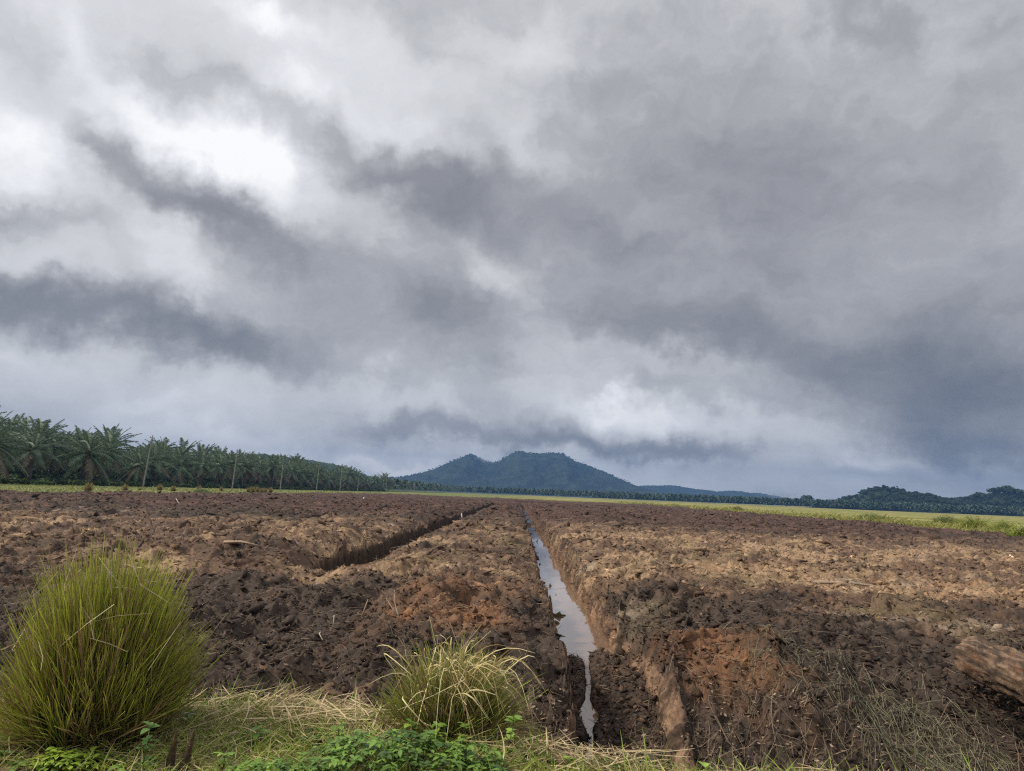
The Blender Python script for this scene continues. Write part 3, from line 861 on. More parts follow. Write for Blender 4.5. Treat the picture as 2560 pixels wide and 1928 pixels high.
def tussock_blades(n, r0, R, Hh, tip_noise, cols, w=(0.004, 0.008), brown=0.25, seg=5, low=0.15, flop=0.12, lop=0.08):
    """erect blades spreading from a narrow foot to a globe of cut tips"""
    g = Geo()
    a = rng.uniform(0, 2 * PI, n)
    psi = np.arccos(np.clip(rng.uniform(-0.45, 1.0, n), -1, 1))                    # where on the globe the tip ends
    tipR = 1.0 + rng.normal(0, tip_noise, n) - np.abs(rng.normal(0, tip_noise, n)) * (rng.random(n) < 0.3)
    tipR = tipR + lop * perlin(a * 1.1 + 3, psi * 1.6, 180) + lop * 0.7 * perlin(a * 3.1, psi * 3.5, 181)
    inner = np.where(rng.random(n) < 0.45, rng.uniform(0.45, 0.95, n), 1.0)
    zc = (0.36 + low * 0.2) * Hh
    T = np.stack([R * np.sin(psi) * np.cos(a), R * np.sin(psi) * np.sin(a), (Hh - zc) * np.cos(psi)], 1) * (tipR * inner)[:, None] + np.array([0, 0, zc])
    T[:, 2] = np.maximum(T[:, 2], 0.03)
    foot = r0 * np.sin(np.minimum(psi, PI / 2)) ** 0.8 * rng.uniform(0.35, 1.0, n)
    a2 = a + rng.normal(0, 0.25, n)
    B = np.stack([foot * np.cos(a2), foot * np.sin(a2), np.zeros(n)], 1)
    dist = np.linalg.norm(T - B, axis=1)
    t = np.linspace(0, 1, seg + 1)[None, :, None]
    mid = B + np.array([0, 0, 1.]) * (dist * 0.52)[:, None] * np.cos(np.minimum(psi, 1.45))[:, None] ** 0.35 + (T - B) * np.array([0.28, 0.28, 0.12])
    P = B[:, None] * (1 - t) ** 2 + 2 * mid[:, None] * t * (1 - t) + T[:, None] * t ** 2
    phi = psi
    P = P + rng.normal(0, flop, (n, 1, 3)) * (0.35 + 0.65 * (rng.random((n, 1, 1)) < 0.3)) * np.array([1, 1, -0.3]) * (t ** 2) * 0.3
    side = unit(np.cross(unit(T - B), rand_dirs(n)))
    W = rng.uniform(*w, n)
    tt = np.linspace(0, 1, seg + 1)
    isb = rng.random(n) < brown * (1 + 1.6 * perlin(a2 * 2.3, phi * 3.0, 182)) * (0.6 + 0.5 * psi)
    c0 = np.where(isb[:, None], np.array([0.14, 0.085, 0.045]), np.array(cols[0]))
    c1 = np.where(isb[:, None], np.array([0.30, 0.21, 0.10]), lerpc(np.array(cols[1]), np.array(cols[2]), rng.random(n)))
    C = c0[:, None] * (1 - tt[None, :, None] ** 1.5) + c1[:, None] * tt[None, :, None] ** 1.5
    C = C * rng.uniform(0.75, 1.25, (n, 1, 1))
    ribbon(g, P, side, W[:, None] * (1 - 0.75 * tt ** 2.5)[None], C)
    return g


def stalks(n, R, Hh, zc, L, col0, col1, w, kink=0.5, front=True):
    """bleached bent stalks lodged on the outside"""
    g = Geo()
    a = rng.normal(-PI / 2, 0.95, n) if front else rng.uniform(0, 2 * PI, n)
    ph = rng.uniform(0.15, 1.45, n)
    rr = R * rng.uniform(0.78, 1.0, n)
    c = np.stack([rr * np.sin(ph) * np.cos(a), rr * np.sin(ph) * np.sin(a), zc + Hh * 0.55 * np.cos(ph) * rr / R], 1)
    d = unit(rng.normal(0, 1, (n, 3)) * np.array([0.8, 0.5, 1.0]))
    d2 = unit(d + rng.normal(0, kink, (n, 3)))
    Ls = rng.uniform(*L, n)[:, None]
    P = np.stack([c - d * Ls * 0.5, c - d * Ls * 0.22, c, c + d2 * Ls * 0.25, c + d2 * Ls * 0.5], 1)
    tube(g, P, rng.uniform(*w, n)[:, None] * np.array([1, 1, 0.9, 0.8, 0.4]), lerpc(col0, col1, rng.random(n)), 3)
    return g


def make_big_tussock():
    p = at_z(232, 1838, 0.14)
    root = empty('grass_tussock', (p[0], p[1], float(verge_height(p[0], p[1])) - 0.03), 'big round green grass tussock at the left of the verge, taller than its straw-topped neighbour', 'tussock')
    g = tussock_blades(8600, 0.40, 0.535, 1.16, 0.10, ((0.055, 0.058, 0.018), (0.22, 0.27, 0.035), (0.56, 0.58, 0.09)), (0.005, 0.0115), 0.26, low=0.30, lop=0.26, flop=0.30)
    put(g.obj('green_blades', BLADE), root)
    g = stalks(30, 0.60, 1.15, 0.5, (0.14, 0.45), (0.42, 0.33, 0.18), (0.74, 0.62, 0.40), (0.002, 0.0036), 0.22)
    n = 840
    a = rng.uniform(0, 2 * PI, n); r = rng.uniform(0.25, 0.5, n)
    X, Y = r * np.cos(a), r * np.sin(a)
    blades_on(g, X, Y, np.zeros(n), rng.uniform(0.15, 0.45, n), rng.uniform(0.004, 0.008, n), 1.0, lerpc((0.16, 0.11, 0.06), (0.42, 0.34, 0.19), rng.random(n)), droop=0.7, up=0.5)
    put(g.obj('dead_stalks', STRAW), root)


def make_mid_tussock():
    p = at_z(1120, 1838, 0.13)
    root = empty('grass_tussock', (p[0], p[1] + 0.12, float(verge_height(p[0], p[1])) - 0.05), 'smaller grass tussock beside the ditch mouth, topped with bent straw-yellow blades', 'tussock')
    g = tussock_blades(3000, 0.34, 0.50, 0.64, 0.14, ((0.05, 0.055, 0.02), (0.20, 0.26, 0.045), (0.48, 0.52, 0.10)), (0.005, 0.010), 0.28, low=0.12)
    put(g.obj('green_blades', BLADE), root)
    # straw coloured blades bent over the top
    g = Geo(); n = 160
    a = rng.uniform(0, 2 * PI, n); r = rng.uniform(0, 0.22, n)
    B = np.stack([r * np.cos(a), r * np.sin(a), np.full(n, 0.22)], 1)
    top = B * np.array([1.2, 1.2, 0]) + np.stack([rng.normal(0.02, 0.14, n), rng.normal(-0.05, 0.14, n), rng.uniform(0.40, 0.66, n)], 1)
    a2 = np.where(rng.random(n) < 0.7, rng.normal(-0.5, 0.7, n), rng.uniform(0, 2 * PI, n))
    reach = rng.uniform(0.12, 0.42, n)
    tip = top + np.stack([reach * np.cos(a2), reach * np.sin(a2), -rng.uniform(-0.03, 0.38, n) * reach / 0.3], 1)
    t = np.linspace(0, 1, 8)[None, :, None]
    m1 = top + (top - B) * 0.25
    P = B[:, None] * (1 - t) ** 3 + 3 * top[:, None] * t * (1 - t) ** 2 + 3 * m1[:, None] * t ** 2 * (1 - t) + tip[:, None] * t ** 3
    side = unit(np.cross(tip - B, rand_dirs(n)))
    ribbon(g, P, side, rng.uniform(0.005, 0.011, n)[:, None] * np.array([0.8, 1, 1, 1, 1, .9, .7, .25]), lerpc((0.46, 0.36, 0.15), (0.86, 0.72, 0.38), rng.random(n)))
    put(g.obj('bent_straw', STRAW), root)
    g = stalks(26, 0.46, 0.7, 0.28, (0.2, 0.6), (0.4, 0.3, 0.16), (0.7, 0.58, 0.36), (0.0022, 0.004), 0.4)
    # feathery light brown grass leaning to the right of its foot
    n = 840
    X = rng.normal(0.28, 0.13, n); Y = rng.normal(-0.02, 0.14, n)
    d0 = np.stack([X, Y, rng.uniform(-0.05, 0.12, n)], 1)
    d = unit(np.stack([rng.uniform(0.3, 1.0, n), rng.normal(-0.1, 0.35, n), rng.uniform(-0.25, 0.6, n)], 1))
    L = rng.uniform(0.12, 0.34, n)
    t = np.linspace(0, 1, 5)[None, :, None]
    P = d0[:, None] + d[:, None] * L[:, None, None] * t - np.array([0, 0, 1.]) * (0.3 * L[:, None, None] * t * t)
    ribbon(g, P, unit(np.cross(d, rand_dirs(n))), rng.uniform(0.003, 0.006, n)[:, None] * np.array([1, 1, .9, .7, .2]), lerpc((0.17, 0.13, 0.06), (0.40, 0.33, 0.15), rng.random(n)))
    put(g.obj('dead_stalks', STRAW), root)


make_big_tussock()
make_mid_tussock()


# ------------------------------------------------------------------ leafy plants on the verge
def leafy_clump(name, px, py, size, nros, leaf, c0, c1, label, z0=0.13, flat=0.55, stems=10):
    p = at_z(px, py, z0)
    gz = float(verge_height(p[0], p[1]))
    root = empty(name, (p[0], p[1], gz), label, 'plant')
    g = Geo()
    d = rand_dirs(nros, 0.02, 1.0)
    r = rng.uniform(0.35, 1.0, nros) ** 0.5
    Q = d * r[:, None] * np.array(size)
    leaf_rosettes(g, Q[:, 0], Q[:, 1], Q[:, 2] + 0.02, rng.uniform(leaf[0], leaf[1], nros), c0, c1, 6, (-0.1, 0.6))
    put(g.obj('leaves', LEAF, True), root)
    g = Geo()
    k = rng.choice(nros, stems, replace=False)
    t = np.linspace(0, 1, 4)[None, :, None]
    B = Q[k] * np.array([0.3, 0.3, 0])
    P = B[:, None] * (1 - t) + Q[k][:, None] * t + np.array([0, 0, 1.]) * 0.1 * (t * (1 - t))
    for j in range(stems):
        g = Geo(); tube(g, P[j:j + 1], np.full((1, 4), 0.0028), np.array([0.12, 0.14, 0.05]), 4)
        put(g.obj('stem', LEAF), root)
    return root


leafy_clump('leafy_shrub', 1010, 1935, (0.62, 0.34, 0.19), 300, (0.03, 0.06), (0.05, 0.105, 0.022), (0.22, 0.36, 0.06), 'dense dark green leafy shrub at the foot of the straw-topped tussock', stems=16)
leafy_clump('leafy_shrub', 700, 1960, (0.40, 0.22, 0.10), 150, (0.03, 0.05), (0.07, 0.15, 0.025), (0.24, 0.38, 0.06), 'low spreading green leafy shrub left of the dense dark one')
leafy_clump('leafy_shrub', 165, 1925, (0.20, 0.12, 0.09), 50, (0.035, 0.065), (0.16, 0.27, 0.035), (0.36, 0.46, 0.06), 'bright yellow green leafy plant below the big round tussock', stems=6)


def sprig(px, py, h, n, label, c0=(0.13, 0.25, 0.04), c1=(0.34, 0.47, 0.08), leaf=0.075):
    p = at_z(px, py, 0.15)
    gz = float(verge_height(p[0], p[1]))
    root = empty('leafy_sprig', (p[0], p[1], gz - 0.02), label, 'plant', None, rng.uniform(0, 6))
    g = Geo(); S = Geo()
    lean = rng.normal(0, 0.12, 2)
    zz = np.linspace(0.3, 1.0, n) * h
    X = lean[0] * zz; Y = lean[1] * zz
    leaf_rosettes(g, X, Y, zz, np.linspace(0.8, 1.0, n) * leaf, c0, c1, 5, (0.15, 0.9))
    put(g.obj('leaves', LEAF, True), root)
    P = np.array([[[0, 0, 0], [lean[0] * h / 2, lean[1] * h / 2, h / 2], [lean[0] * h, lean[1] * h, h]]])
    tube(S, P, np.array([[0.004, 0.0035, 0.002]]), np.array([0.14, 0.18, 0.05]), 4)
    put(S.obj('stem', LEAF), root)


for a in ((1022, 1862, 0.17, 3, 'bright green leafy sprig standing against the left foot of the straw-topped tussock'),
          (1098, 1880, 0.20, 4, 'light green leafy sprig in front of the middle of the straw-topped tussock'),
          (1150, 1870, 0.18, 3, 'light green leafy sprig, right neighbour of the one before the tussock middle'),
          (1262, 1885, 0.24, 4, 'tall light green leafy sprig at the right foot of the straw-topped tussock'),
          (1432, 1912, 0.10, 2, 'small green sprig alone at the edge of the ditch mouth'),
          (352, 1930, 0.26, 4, 'upright dark green weed with broad leaves below the big round tussock'),
          (560, 1915, 0.12, 3, 'green weed right of the charred forked stump'),
          (640, 1855, 0.11, 3, 'small yellowish weed in the matted straw between the two tussocks'),
          (850, 1850, 0.12, 3, 'green weed left of the straw-topped tussock at the bare bank'),
          (2195, 1935, 0.09, 2, 'small green sprig in front of the right bank, under the hay'),
          (1765, 1935, 0.07, 2, 'lowest green sprig in front of the right bank near the ditch')):
    sprig(*a, **({'c0': (0.06, 0.13, 0.04), 'c1': (0.15, 0.26, 0.07)} if 'dark' in a[4] else {}))


def charred_stump():
    p = at_z(432, 1945, 0.1)
    root = empty('charred_stump', (p[0], p[1], float(verge_height(p[0], p[1])) - 0.03), 'dark charred forked stump with two pointed prongs in the verge grass', 'stump')
    for (x, h, lx) in ((-0.035, 0.26, 0.045), (0.045, 0.28, 0.05)):
        g = Geo()
        s = 7; t = np.linspace(0, 1, s)
        P = np.stack([x + lx * t ** 1.5 * (1 if x > 0 else 0.6), 0.02 * np.sin(t * 3), t * h], 1)[None]
        r = (0.030 * (1 - t) ** 0.7 + 0.003) * (1 + rng.normal(0, 0.08, s))
        tube(g, P, r[None], lerpc((0.05, 0.035, 0.022), (0.13, 0.085, 0.045), t)[None], 7)
        put(g.obj('prong', WOOD, True), root)
    g = Geo(); lumps(g, np.array([[0, 0, 0.0]]), [0.075], np.array([[0.06, 0.04, 0.025]]), 0.15, True)
    put(g.obj('base', WOOD), root)


charred_stump()


# ------------------------------------------------------------------ log, branches, stakes on the field
def fallen_log():
    a = at_depth(2404, 1632, 8.75); b = at_depth(2700, 1762, 7.9)
    a = np.array(a); b = np.array(b)
    d = unit(b - a); Ln = 2.6
    root = empty('fallen_log', tuple(a), 'thick weathered reddish log lying across the right bank', 'log')
    S, K = 130, 72
    t = np.linspace(0, 1, S); th = np.arange(K) * 2 * PI / K
    T, TH = np.meshgrid(t, th, indexing='ij')
    up = unit(np.cross(np.cross(d, [0, 0, 1.]), d)); sd = np.cross(d, up)
    R = 0.215 + 0.02 * fbm(T * 8, np.cos(TH) * 2 + np.sin(TH), 1.0, 3, 160)
    R = R + 0.012 * perlin(T * 30, TH * 3, 161) + 0.012 * np.abs(perlin(T * 44, TH * 6, 174)) + 0.008 * perlin(T * 80, TH * 9, 175) + 0.010 * np.abs(perlin(TH * 14, T * 7, 162)) + 0.012 * sm(0.1, 0.5, perlin(T * 11, TH * 1.6, 163))
    R = R + 0.03 * sm(0.35, 0.7, perlin(T * 5, TH * 1.1, 171)) - 0.014 * np.exp(-(perlin(TH * 5.0, T * 4, 172) / 0.08) ** 2) - 0.02 * sm(0.25, 0.5, perlin(T * 7, TH * 2, 173))
    R = R * (0.80 + 0.2 * sm(0, 0.06, T + 0.03 * perlin(TH * 2, T, 164)))
    sx = T * Ln + 0.05 * perlin(TH * 1.7, T * 0, 165) * sm(0.08, 0, T)
    V = (d[None, None] * sx[..., None] + up * (R * np.cos(TH))[..., None] + sd * (R * np.sin(TH))[..., None])
    n = fbm(T * 12, TH * 3.0, 1.0, 4, 166, 0.65)
    C = lerpc((0.075, 0.050, 0.034), (0.27, 0.175, 0.115), sm(-0.4, 0.4, n + 0.5 * perlin(TH * 9, T * 5, 169)))
    C = lerpc(C, np.array([0.30, 0.135, 0.07]), 0.45 * sm(0.1, 0.5, fbm(T * 9, TH * 2.0, 1.0, 3, 167)))
    C = lerpc(C, np.array([0.07, 0.05, 0.04]), 0.8 * sm(0.22, 0.45, perlin(T * 24, TH * 2.6, 168)))
    i, k = np.meshgrid(np.arange(S - 1), np.arange(K), indexing='ij')
    i = i.ravel(); k = k.ravel(); k2 = (k + 1) % K
    Q = np.stack([i * K + k, i * K + k2, (i + 1) * K + k2, (i + 1) * K + k], 1)
    put(mesh_np('bark', V, Q, None, WOOD, C.reshape(-1, 3), True), root)
    ring = V[0]; c = ring.mean(0) + d * 0.015
    rings = [ring * (1 - f) + c * f - d * 0.03 * rng.normal(0, 1, (K, 1)) * (0.6 if 0 < f < 1 else 0) for f in (0, 0.3, 0.6, 0.85, 1.0)]
    VV = np.concatenate(rings)
    QQ = np.concatenate([np.stack([np.arange(K) + j * K, (np.arange(K) + 1) % K + j * K, (np.arange(K) + 1) % K + (j + 1) * K, np.arange(K) + (j + 1) * K], 1) for j in range(4)])
    put(mesh_np('broken_end', VV + d * 0.004, QQ, None, WOOD, np.tile([0.27, 0.19, 0.13], (len(VV), 1)) * rng.uniform(0.6, 1.3, (len(VV), 1))), root)


fallen_log()


def log_bed():
    """soil pushed up against the log"""
    g = Geo(); n = 700
    a = np.array(at_depth(2408, 1634, 8.75)); b = np.array(at_depth(2700, 1762, 7.9)); d = unit(b - a)
    t = rng.uniform(-0.12, 1.3, n); P = a + d * t[:, None] + np.array([0.1, 0.0, 0]) * rng.normal(0, 1, (n, 1))
    s_ = rng.choice([-1, 1], n) * rng.uniform(0.12, 0.42, n)
    P[:, 1] += s_; P[:, 2] = np.maximum(hgt(P[:, 0], P[:, 1]), a[2] - 0.30 - np.abs(s_) * 0.4) - rng.uniform(0, 0.05, n)
    R = rng.lognormal(-3.5, 0.5, n)
    shards(g, P + rng.normal(0, 0.05, P.shape), R * 1.1, lerpc(C_BLACK * 0.6, C_BROWN * 0.8, rng.random(n)))
    put(g.obj('soil_heap', CLOD), kind='stuff', label='dark crumbly soil heaped against the log')


log_bed()


def branch(name, pts, rad, col, label, cat='branch', sides=5):
    """pts: list of polylines in world space; the first is the stem, the rest forks"""
    P0 = np.array(pts[0][0])
    root = empty(name, tuple(P0), label, cat)
    for j, pl in enumerate(pts):
        P = np.array(pl) - P0; s = len(P)
        g = Geo(); r = rad * (1 if j == 0 else 0.7) * np.linspace(1, 0.45, s)
        tube(g, P[None], r[None], np.array(col) * rng.uniform(0.85, 1.15, (1, 1, 1)) * np.ones((1, s, 3)), 4)
        put(g.obj('stem' if j == 0 else 'fork', WOOD, True), root)
    return root


def gp(px, py, dz=0.0):
    """a point of the picture set down on the field, dz above it"""
    p = at_z(px, py, 0.0)
    for _ in range(6):
        p = at_z(px, py, float(hgt(p[0:1], p[1:2])[0]))
    return np.array([p[0], p[1], p[2] + dz])


o = gp(1005, 1560)
branch('dead_branch', [[o, o + [-0.09, 0.12, 0.12], o + [-0.15, 0.2, 0.26], o + [-0.17, 0.25, 0.40]],
                       [o + [-0.05, 0.07, 0.07], o + [-0.17, 0.15, 0.18], o + [-0.27, 0.2, 0.30]],
                       [o, o + [0.12, -0.2, -0.02], o + [0.22, -0.35, -0.05]],
                       [o + [0.02, -0.03, 0.02], o + [0.0, -0.25, 0.0], o + [0.03, -0.42, -0.06]]], 0.015, (0.40, 0.33, 0.25), 'bleached forked branch sticking up from the dark soil')
o = gp(800, 1590)
branch('dead_branch', [[o + [0, 0, .04], o + [0.02, -0.12, 0.05], o + [0.10, -0.25, 0.0]]], 0.014, (0.36, 0.30, 0.22), 'short pale bent stick on dark soil before the pits')
o = gp(835, 1555)
branch('dead_branch', [[o + [0, 0, 0.06], o + [0.02, -0.1, 0.1], o + [0.05, -0.25, -0.02]]], 0.012, (0.34, 0.28, 0.22), 'thin curved root hanging over the dark pit edge')
o = gp(905, 1545, 0.02)
branch('dead_branch', [[o, o + [0.03, 0.02, 0.12], o + [0.06, 0.03, 0.22]]], 0.011, (0.42, 0.32, 0.2), 'small upright twig left of the bleached forked branch')
o = gp(1156, 1300)
branch('wooden_stake', [[o, o + [-0.06, 0, 0.28], o + [-0.1, 0.05, 0.48]]], 0.07, (0.62, 0.56, 0.46), 'short whitish stake on the lip of the left ditch', 'stake')
o = gp(450, 1263)
branch('wooden_stake', [[o, o + [-0.22, 0.1, 0.22], o + [-0.4, 0.2, 0.42]]], 0.045, (0.58, 0.5, 0.42), 'pale leaning stick standing far out in the dark soil at left', 'stake')
o = gp(910, 1250)
branch('wooden_stake', [[o, o + [-0.1, 0.1, 0.4]]], 0.2, (0.6, 0.57, 0.55), 'whitish stump standing far out near the grass strip', 'stump')
for (px, py, dx, dy, ln, c, lab) in ((2050, 1262 + 150, 0.3, -0.2, 1.0, 0.5, 'pale flat wood slab on the tan soil of the right bed'),
                                     (2300, 1385, 0.8, -0.1, 1.6, 0.48, 'long pale root lying far out on the right bed'),
                                     (2030, 1462, 1.0, -0.5, 1.3, 0.42, 'long pale slab of wood behind the black patch on the right')):
    o = gp(px, py, 0.05)
    branch('root_piece', [[o, o + [dx * ln / 2, dy * ln / 2, 0.05], o + [dx * ln, dy * ln, 0.0]]], 0.04, (c * 0.7, c * 0.53, c * 0.38), lab, 'root')
for (px, py, dx, dy, ln, r_, lab) in ((560, 1360, 0.9, -0.5, 1.0, 0.05, 'pale slab of wood lying on the tan bed behind the big round tussock'),
                                      (690, 1410, 0.75, -0.7, 1.0, 0.055, 'grey weathered root on the tan bed left of the second ditch')):
    o = gp(px, py, 0.04)
    branch('root_piece', [[o, o + [dx * ln / 2, dy * ln / 2, 0.04], o + [dx * ln, dy * ln, 0.0]]], r_ * 0.7, (0.33, 0.24, 0.165), lab, 'root')
for (px, py, lab) in ((2468, 1318, 'whitish upturned stump at the right edge of the field'), (2545, 1332, 'pale broken wood right of the upturned stump'), (2440, 1320, 'low pale stump left of the upturned stump')):
    o = gp(px, py)
    P = [[o, o + [-0.25, 0, 0.35], o + [-0.55, 0.1, 0.7]], [o, o + [0.2, 0, 0.25], o + [0.45, 0.1, 0.3]], [o, o + [0.05, 0, 0.3], o + [0.02, 0, 0.6]]]
    branch('root_stump', P, 0.16, (0.55, 0.47, 0.38), lab, 'stump')


# ------------------------------------------------------------------ oil palms
def palm_parts(seed, height=6.2, nf=40, reach=5.6):
    r = np.random.default_rng(seed)
    crown, dry, trunk = Geo(), Geo(), Geo()
    # trunk with old leaf bases
    S, K = 16, 9
    t = np.linspace(0, 1, S)
    P = np.stack([0.15 * np.sin(t * 2 + seed), 0 * t, t * height], 1)[None]
    tube(trunk, P, (0.42 + 0.08 * r.random(S) + 0.10 * (np.arange(S) % 2))[None], lerpc((0.06, 0.05, 0.04), (0.12, 0.095, 0.075), r.random(S))[None], K)
    for q in range(nf + 4):
        isdry = q >= nf
        age = (q % nf) / nf if not isdry else 1.0 + 0.15 * r.random()
        az = q * 2.39996 + r.normal(0, 0.15)
        el = 1.45 - 1.75 * age ** 0.9 + r.normal(0, 0.10)             # young upright, old hanging
        L = reach * (0.72 + 0.35 * math.sin(PI * min(1, age * 0.8 + 0.2))) * r.uniform(0.88, 1.1)
        d = np.array([math.cos(az) * math.cos(el), math.sin(az) * math.cos(el), math.sin(el)])
        hor = np.array([math.cos(az), math.sin(az), 0])
        n = 9; s = np.linspace(0, 1, n)
        drop = 0.20 + 0.42 * age + r.normal(0, 0.06)
        base = np.array([P[0, -1, 0], 0, height - 0.4 * age])
        C_ = base + d * (L * s)[:, None] + hor * (0.12 * L * s ** 2)[:, None] - np.array([0, 0, 1.]) * (drop * L * s ** 2.2)[:, None]
        c = np.array([0.19, 0.21, 0.13]) if not isdry else np.array([0.20, 0.145, 0.09])
        tgt = dry if isdry else crown
        tube(tgt, C_[None], (0.085 * (1 - 0.8 * s))[None], c, 3)
        # leaflets
        m = 30
        ss = np.repeat(np.linspace(0.16, 1.0, m), 2); sgn = np.tile([-1., 1.], m)
        B = np.stack([np.interp(ss, s, C_[:, k]) for k in range(3)], 1)
        tan = unit(np.stack([np.interp(ss, s, np.gradient(C_[:, k])) for k in range(3)], 1))
        sd = unit(np.cross(tan, np.array([0, 0, 1.]))) * sgn[:, None]
        ll = 1.05 * np.sin(PI * np.clip(0.12 + 0.82 * ss, 0, 1)) ** 0.7 * r.uniform(0.8, 1.15, len(ss))
        dl = unit(sd * 0.8 + tan * 0.55 + np.array([0, 0, 1.]) * r.normal(0.18, 0.13, (len(ss), 1)))
        tt = np.linspace(0, 1, 4)
        Pl = B[:, None] + dl[:, None] * (ll[:, None] * tt)[:, :, None] - np.array([0, 0, 1.]) * (ll[:, None] * (0.42 + 0.2 * age) * tt ** 2)[:, :, None]
        wd = 0.15 * np.array([0.7, 1.0, 0.8, 0.08])[None] * np.ones((len(ss), 1))
        if isdry: cc = lerpc((0.12, 0.095, 0.065), (0.24, 0.19, 0.13), r.random(len(ss)))
        else: cc = lerpc((0.052, 0.094, 0.054), (0.18, 0.245, 0.14), np.clip(r.random(len(ss)) * 0.7 + 0.3 * (1 - age), 0, 1))
        ribbon(tgt, Pl, unit(np.cross(dl, np.cross(dl, np.array([0, 0, 1.])))) * 0.75 + tan * 0.25, wd, cc)
    return trunk, crown, dry


def palm_protos():
    out = []
    for sd, (h, nf, rc) in enumerate(((6.6, 34, 5.9), (5.4, 30, 5.6), (7.4, 31, 5.2), (6.2, 36, 6.3))):
        t, c, d = palm_parts(sd, h, nf, rc)
        out.append([t.obj('trunk', WOOD).data, c.obj('crown', FROND).data, d.obj('dry_fronds', FROND).data])
    return out


PALMS = palm_protos()
POLE_X = -75.0
POLE_PX = [363, 585, 705, 795, 853.6, 897.5, 967.6, 1038]
ORD = ['first', 'second', 'third', 'fourth', 'fifth', 'sixth', 'seventh', 'eighth', 'ninth', 'tenth', 'eleventh', 'twelfth', 'thirteenth', 'fourteenth', 'fifteenth', 'sixteenth', 'seventeenth', 'eighteenth', 'nineteenth', 'twentieth']


def place_palm(x, y, s, label, group):
    k = random.randrange(4)
    o = empty('oil_palm', (x, y, 0.0), label, 'palm', group, random.uniform(0, 6.28))
    s *= 0.94; o.scale = (s, s, s * random.uniform(0.9, 1.08))
    o.rotation_euler[0] = random.gauss(0, 0.06); o.rotation_euler[1] = random.gauss(0, 0.06)
    for nm, me in zip(('trunk', 'crown', 'dry_fronds'), PALMS[k]):
        put(bpy.data.objects.new(nm, me), o)


def plantation():
    front = []
    y = 108.0
    while y < 500:
        front.append((-87.5 + random.uniform(-1.5, 1.5), y, random.uniform(0.82, 1.18)))
        y += random.uniform(9.5, 14.0)
    seen = {}
    for (x, y, s) in front:
        px = to_pixel((x, y, 4))[0]
        k = sum(1 for q in POLE_PX if q < px)
        seen[k] = seen.get(k, 0) + 1
        if k == 0: lab = f'front row oil palm, {ORD[seen[k] - 1]} from the left before the nearest pole'
        elif k < 8: lab = f'front row oil palm, {ORD[seen[k] - 1]} beyond the {ORD[k - 1]} utility pole'
        else: lab = f'front row oil palm, {ORD[seen[k] - 1]} beyond the last utility pole'
        place_palm(x, y, s, lab, 'oil palms of the front row')
    for row in range(1, 5):
        x0 = -87.5 - 8.2 * row
        y = 112.0 + 4.5 * (row % 2) + row * 8
        ymax = (430, 380, 330, 300)[row - 1]
        while y < ymax:
            place_palm(x0 + random.uniform(-1.2, 1.2), y, random.uniform(0.9, 1.45), 'oil palm crown rising behind the front row of the plantation', 'oil palms behind the front row')
            y += random.uniform(8.5, 11.0)


plantation()


def simple_crown(seed, nf=18, L=5.5, leaf=True):
    """a light palm crown used for far plantation masses"""
    r = np.random.default_rng(seed); g = Geo()
    az = np.arange(nf) * 2.4 + r.normal(0, 0.2, nf); el = 1.35 - 1.6 * (np.arange(nf) / nf)
    d = np.stack([np.cos(az) * np.cos(el), np.sin(az) * np.cos(el), np.sin(el)], 1)
    s = np.linspace(0, 1, 5)[None, :, None]
    P = np.array([0, 0, 5.5]) + d[:, None] * L * s - np.array([0, 0, 1.]) * (0.5 * L * s ** 2)
    C = lerpc((0.030, 0.060, 0.032), (0.075, 0.11, 0.05), r.random(nf))
    ribbon(g, P, unit(np.cross(d, np.array([0, 0, 1.]) + 1e-3)), np.tile(np.array([0.5, 1.4, 1.5, 1.1, 0.1]), (nf, 1)), C, fold=-0.25)
    return g.arrays()


def leaf_crown(seed, clumps=9, leaves=34, size=(4.0, 4.0, 3.2), leaf=1.0, zc=9.0, c0=(0.022, 0.042, 0.022), c1=(0.060, 0.085, 0.036)):
    r = np.random.default_rng(seed); g = Geo()
    for k in range(clumps):
        v = r.normal(0, 1, 3); v /= np.linalg.norm(v); v[2] = abs(v[2]) * 0.9 - 0.25
        c = v * np.array(size) * r.uniform(0.4, 0.9) + np.array([0, 0, zc])
        q = r.normal(0, 1, (leaves, 3)); q /= np.linalg.norm(q, axis=1)[:, None]
        rad = size[0] * r.uniform(0.34, 0.55)
        p = c + q * rad * r.uniform(0.6, 1.05, (leaves, 1)) * np.array([1, 1, 0.8])
        a = r.normal(0, 1, (leaves, 3)); a /= np.linalg.norm(a, axis=1)[:, None]
        a = unit(a + 0.0); b = unit(np.cross(a, q + 0.3 * r.normal(0, 1, (leaves, 3))))
        s = leaf * r.uniform(0.5, 1.15, (leaves, 1))
        V = np.stack([p - a * s - b * s * 0.3, p - a * s * 0.2 + b * s * 0.6, p + a * s + b * s * 0.2, p + a * s * 0.3 - b * s * 0.6], 1)
        tone = r.random()
        C = lerpc(c0, c1, np.clip(tone + r.normal(0, 0.2, leaves), 0, 1))
        g.add(V, np.arange(leaves * 4).reshape(-1, 4), None, np.repeat(C, 4, 0))
    return g.arrays()


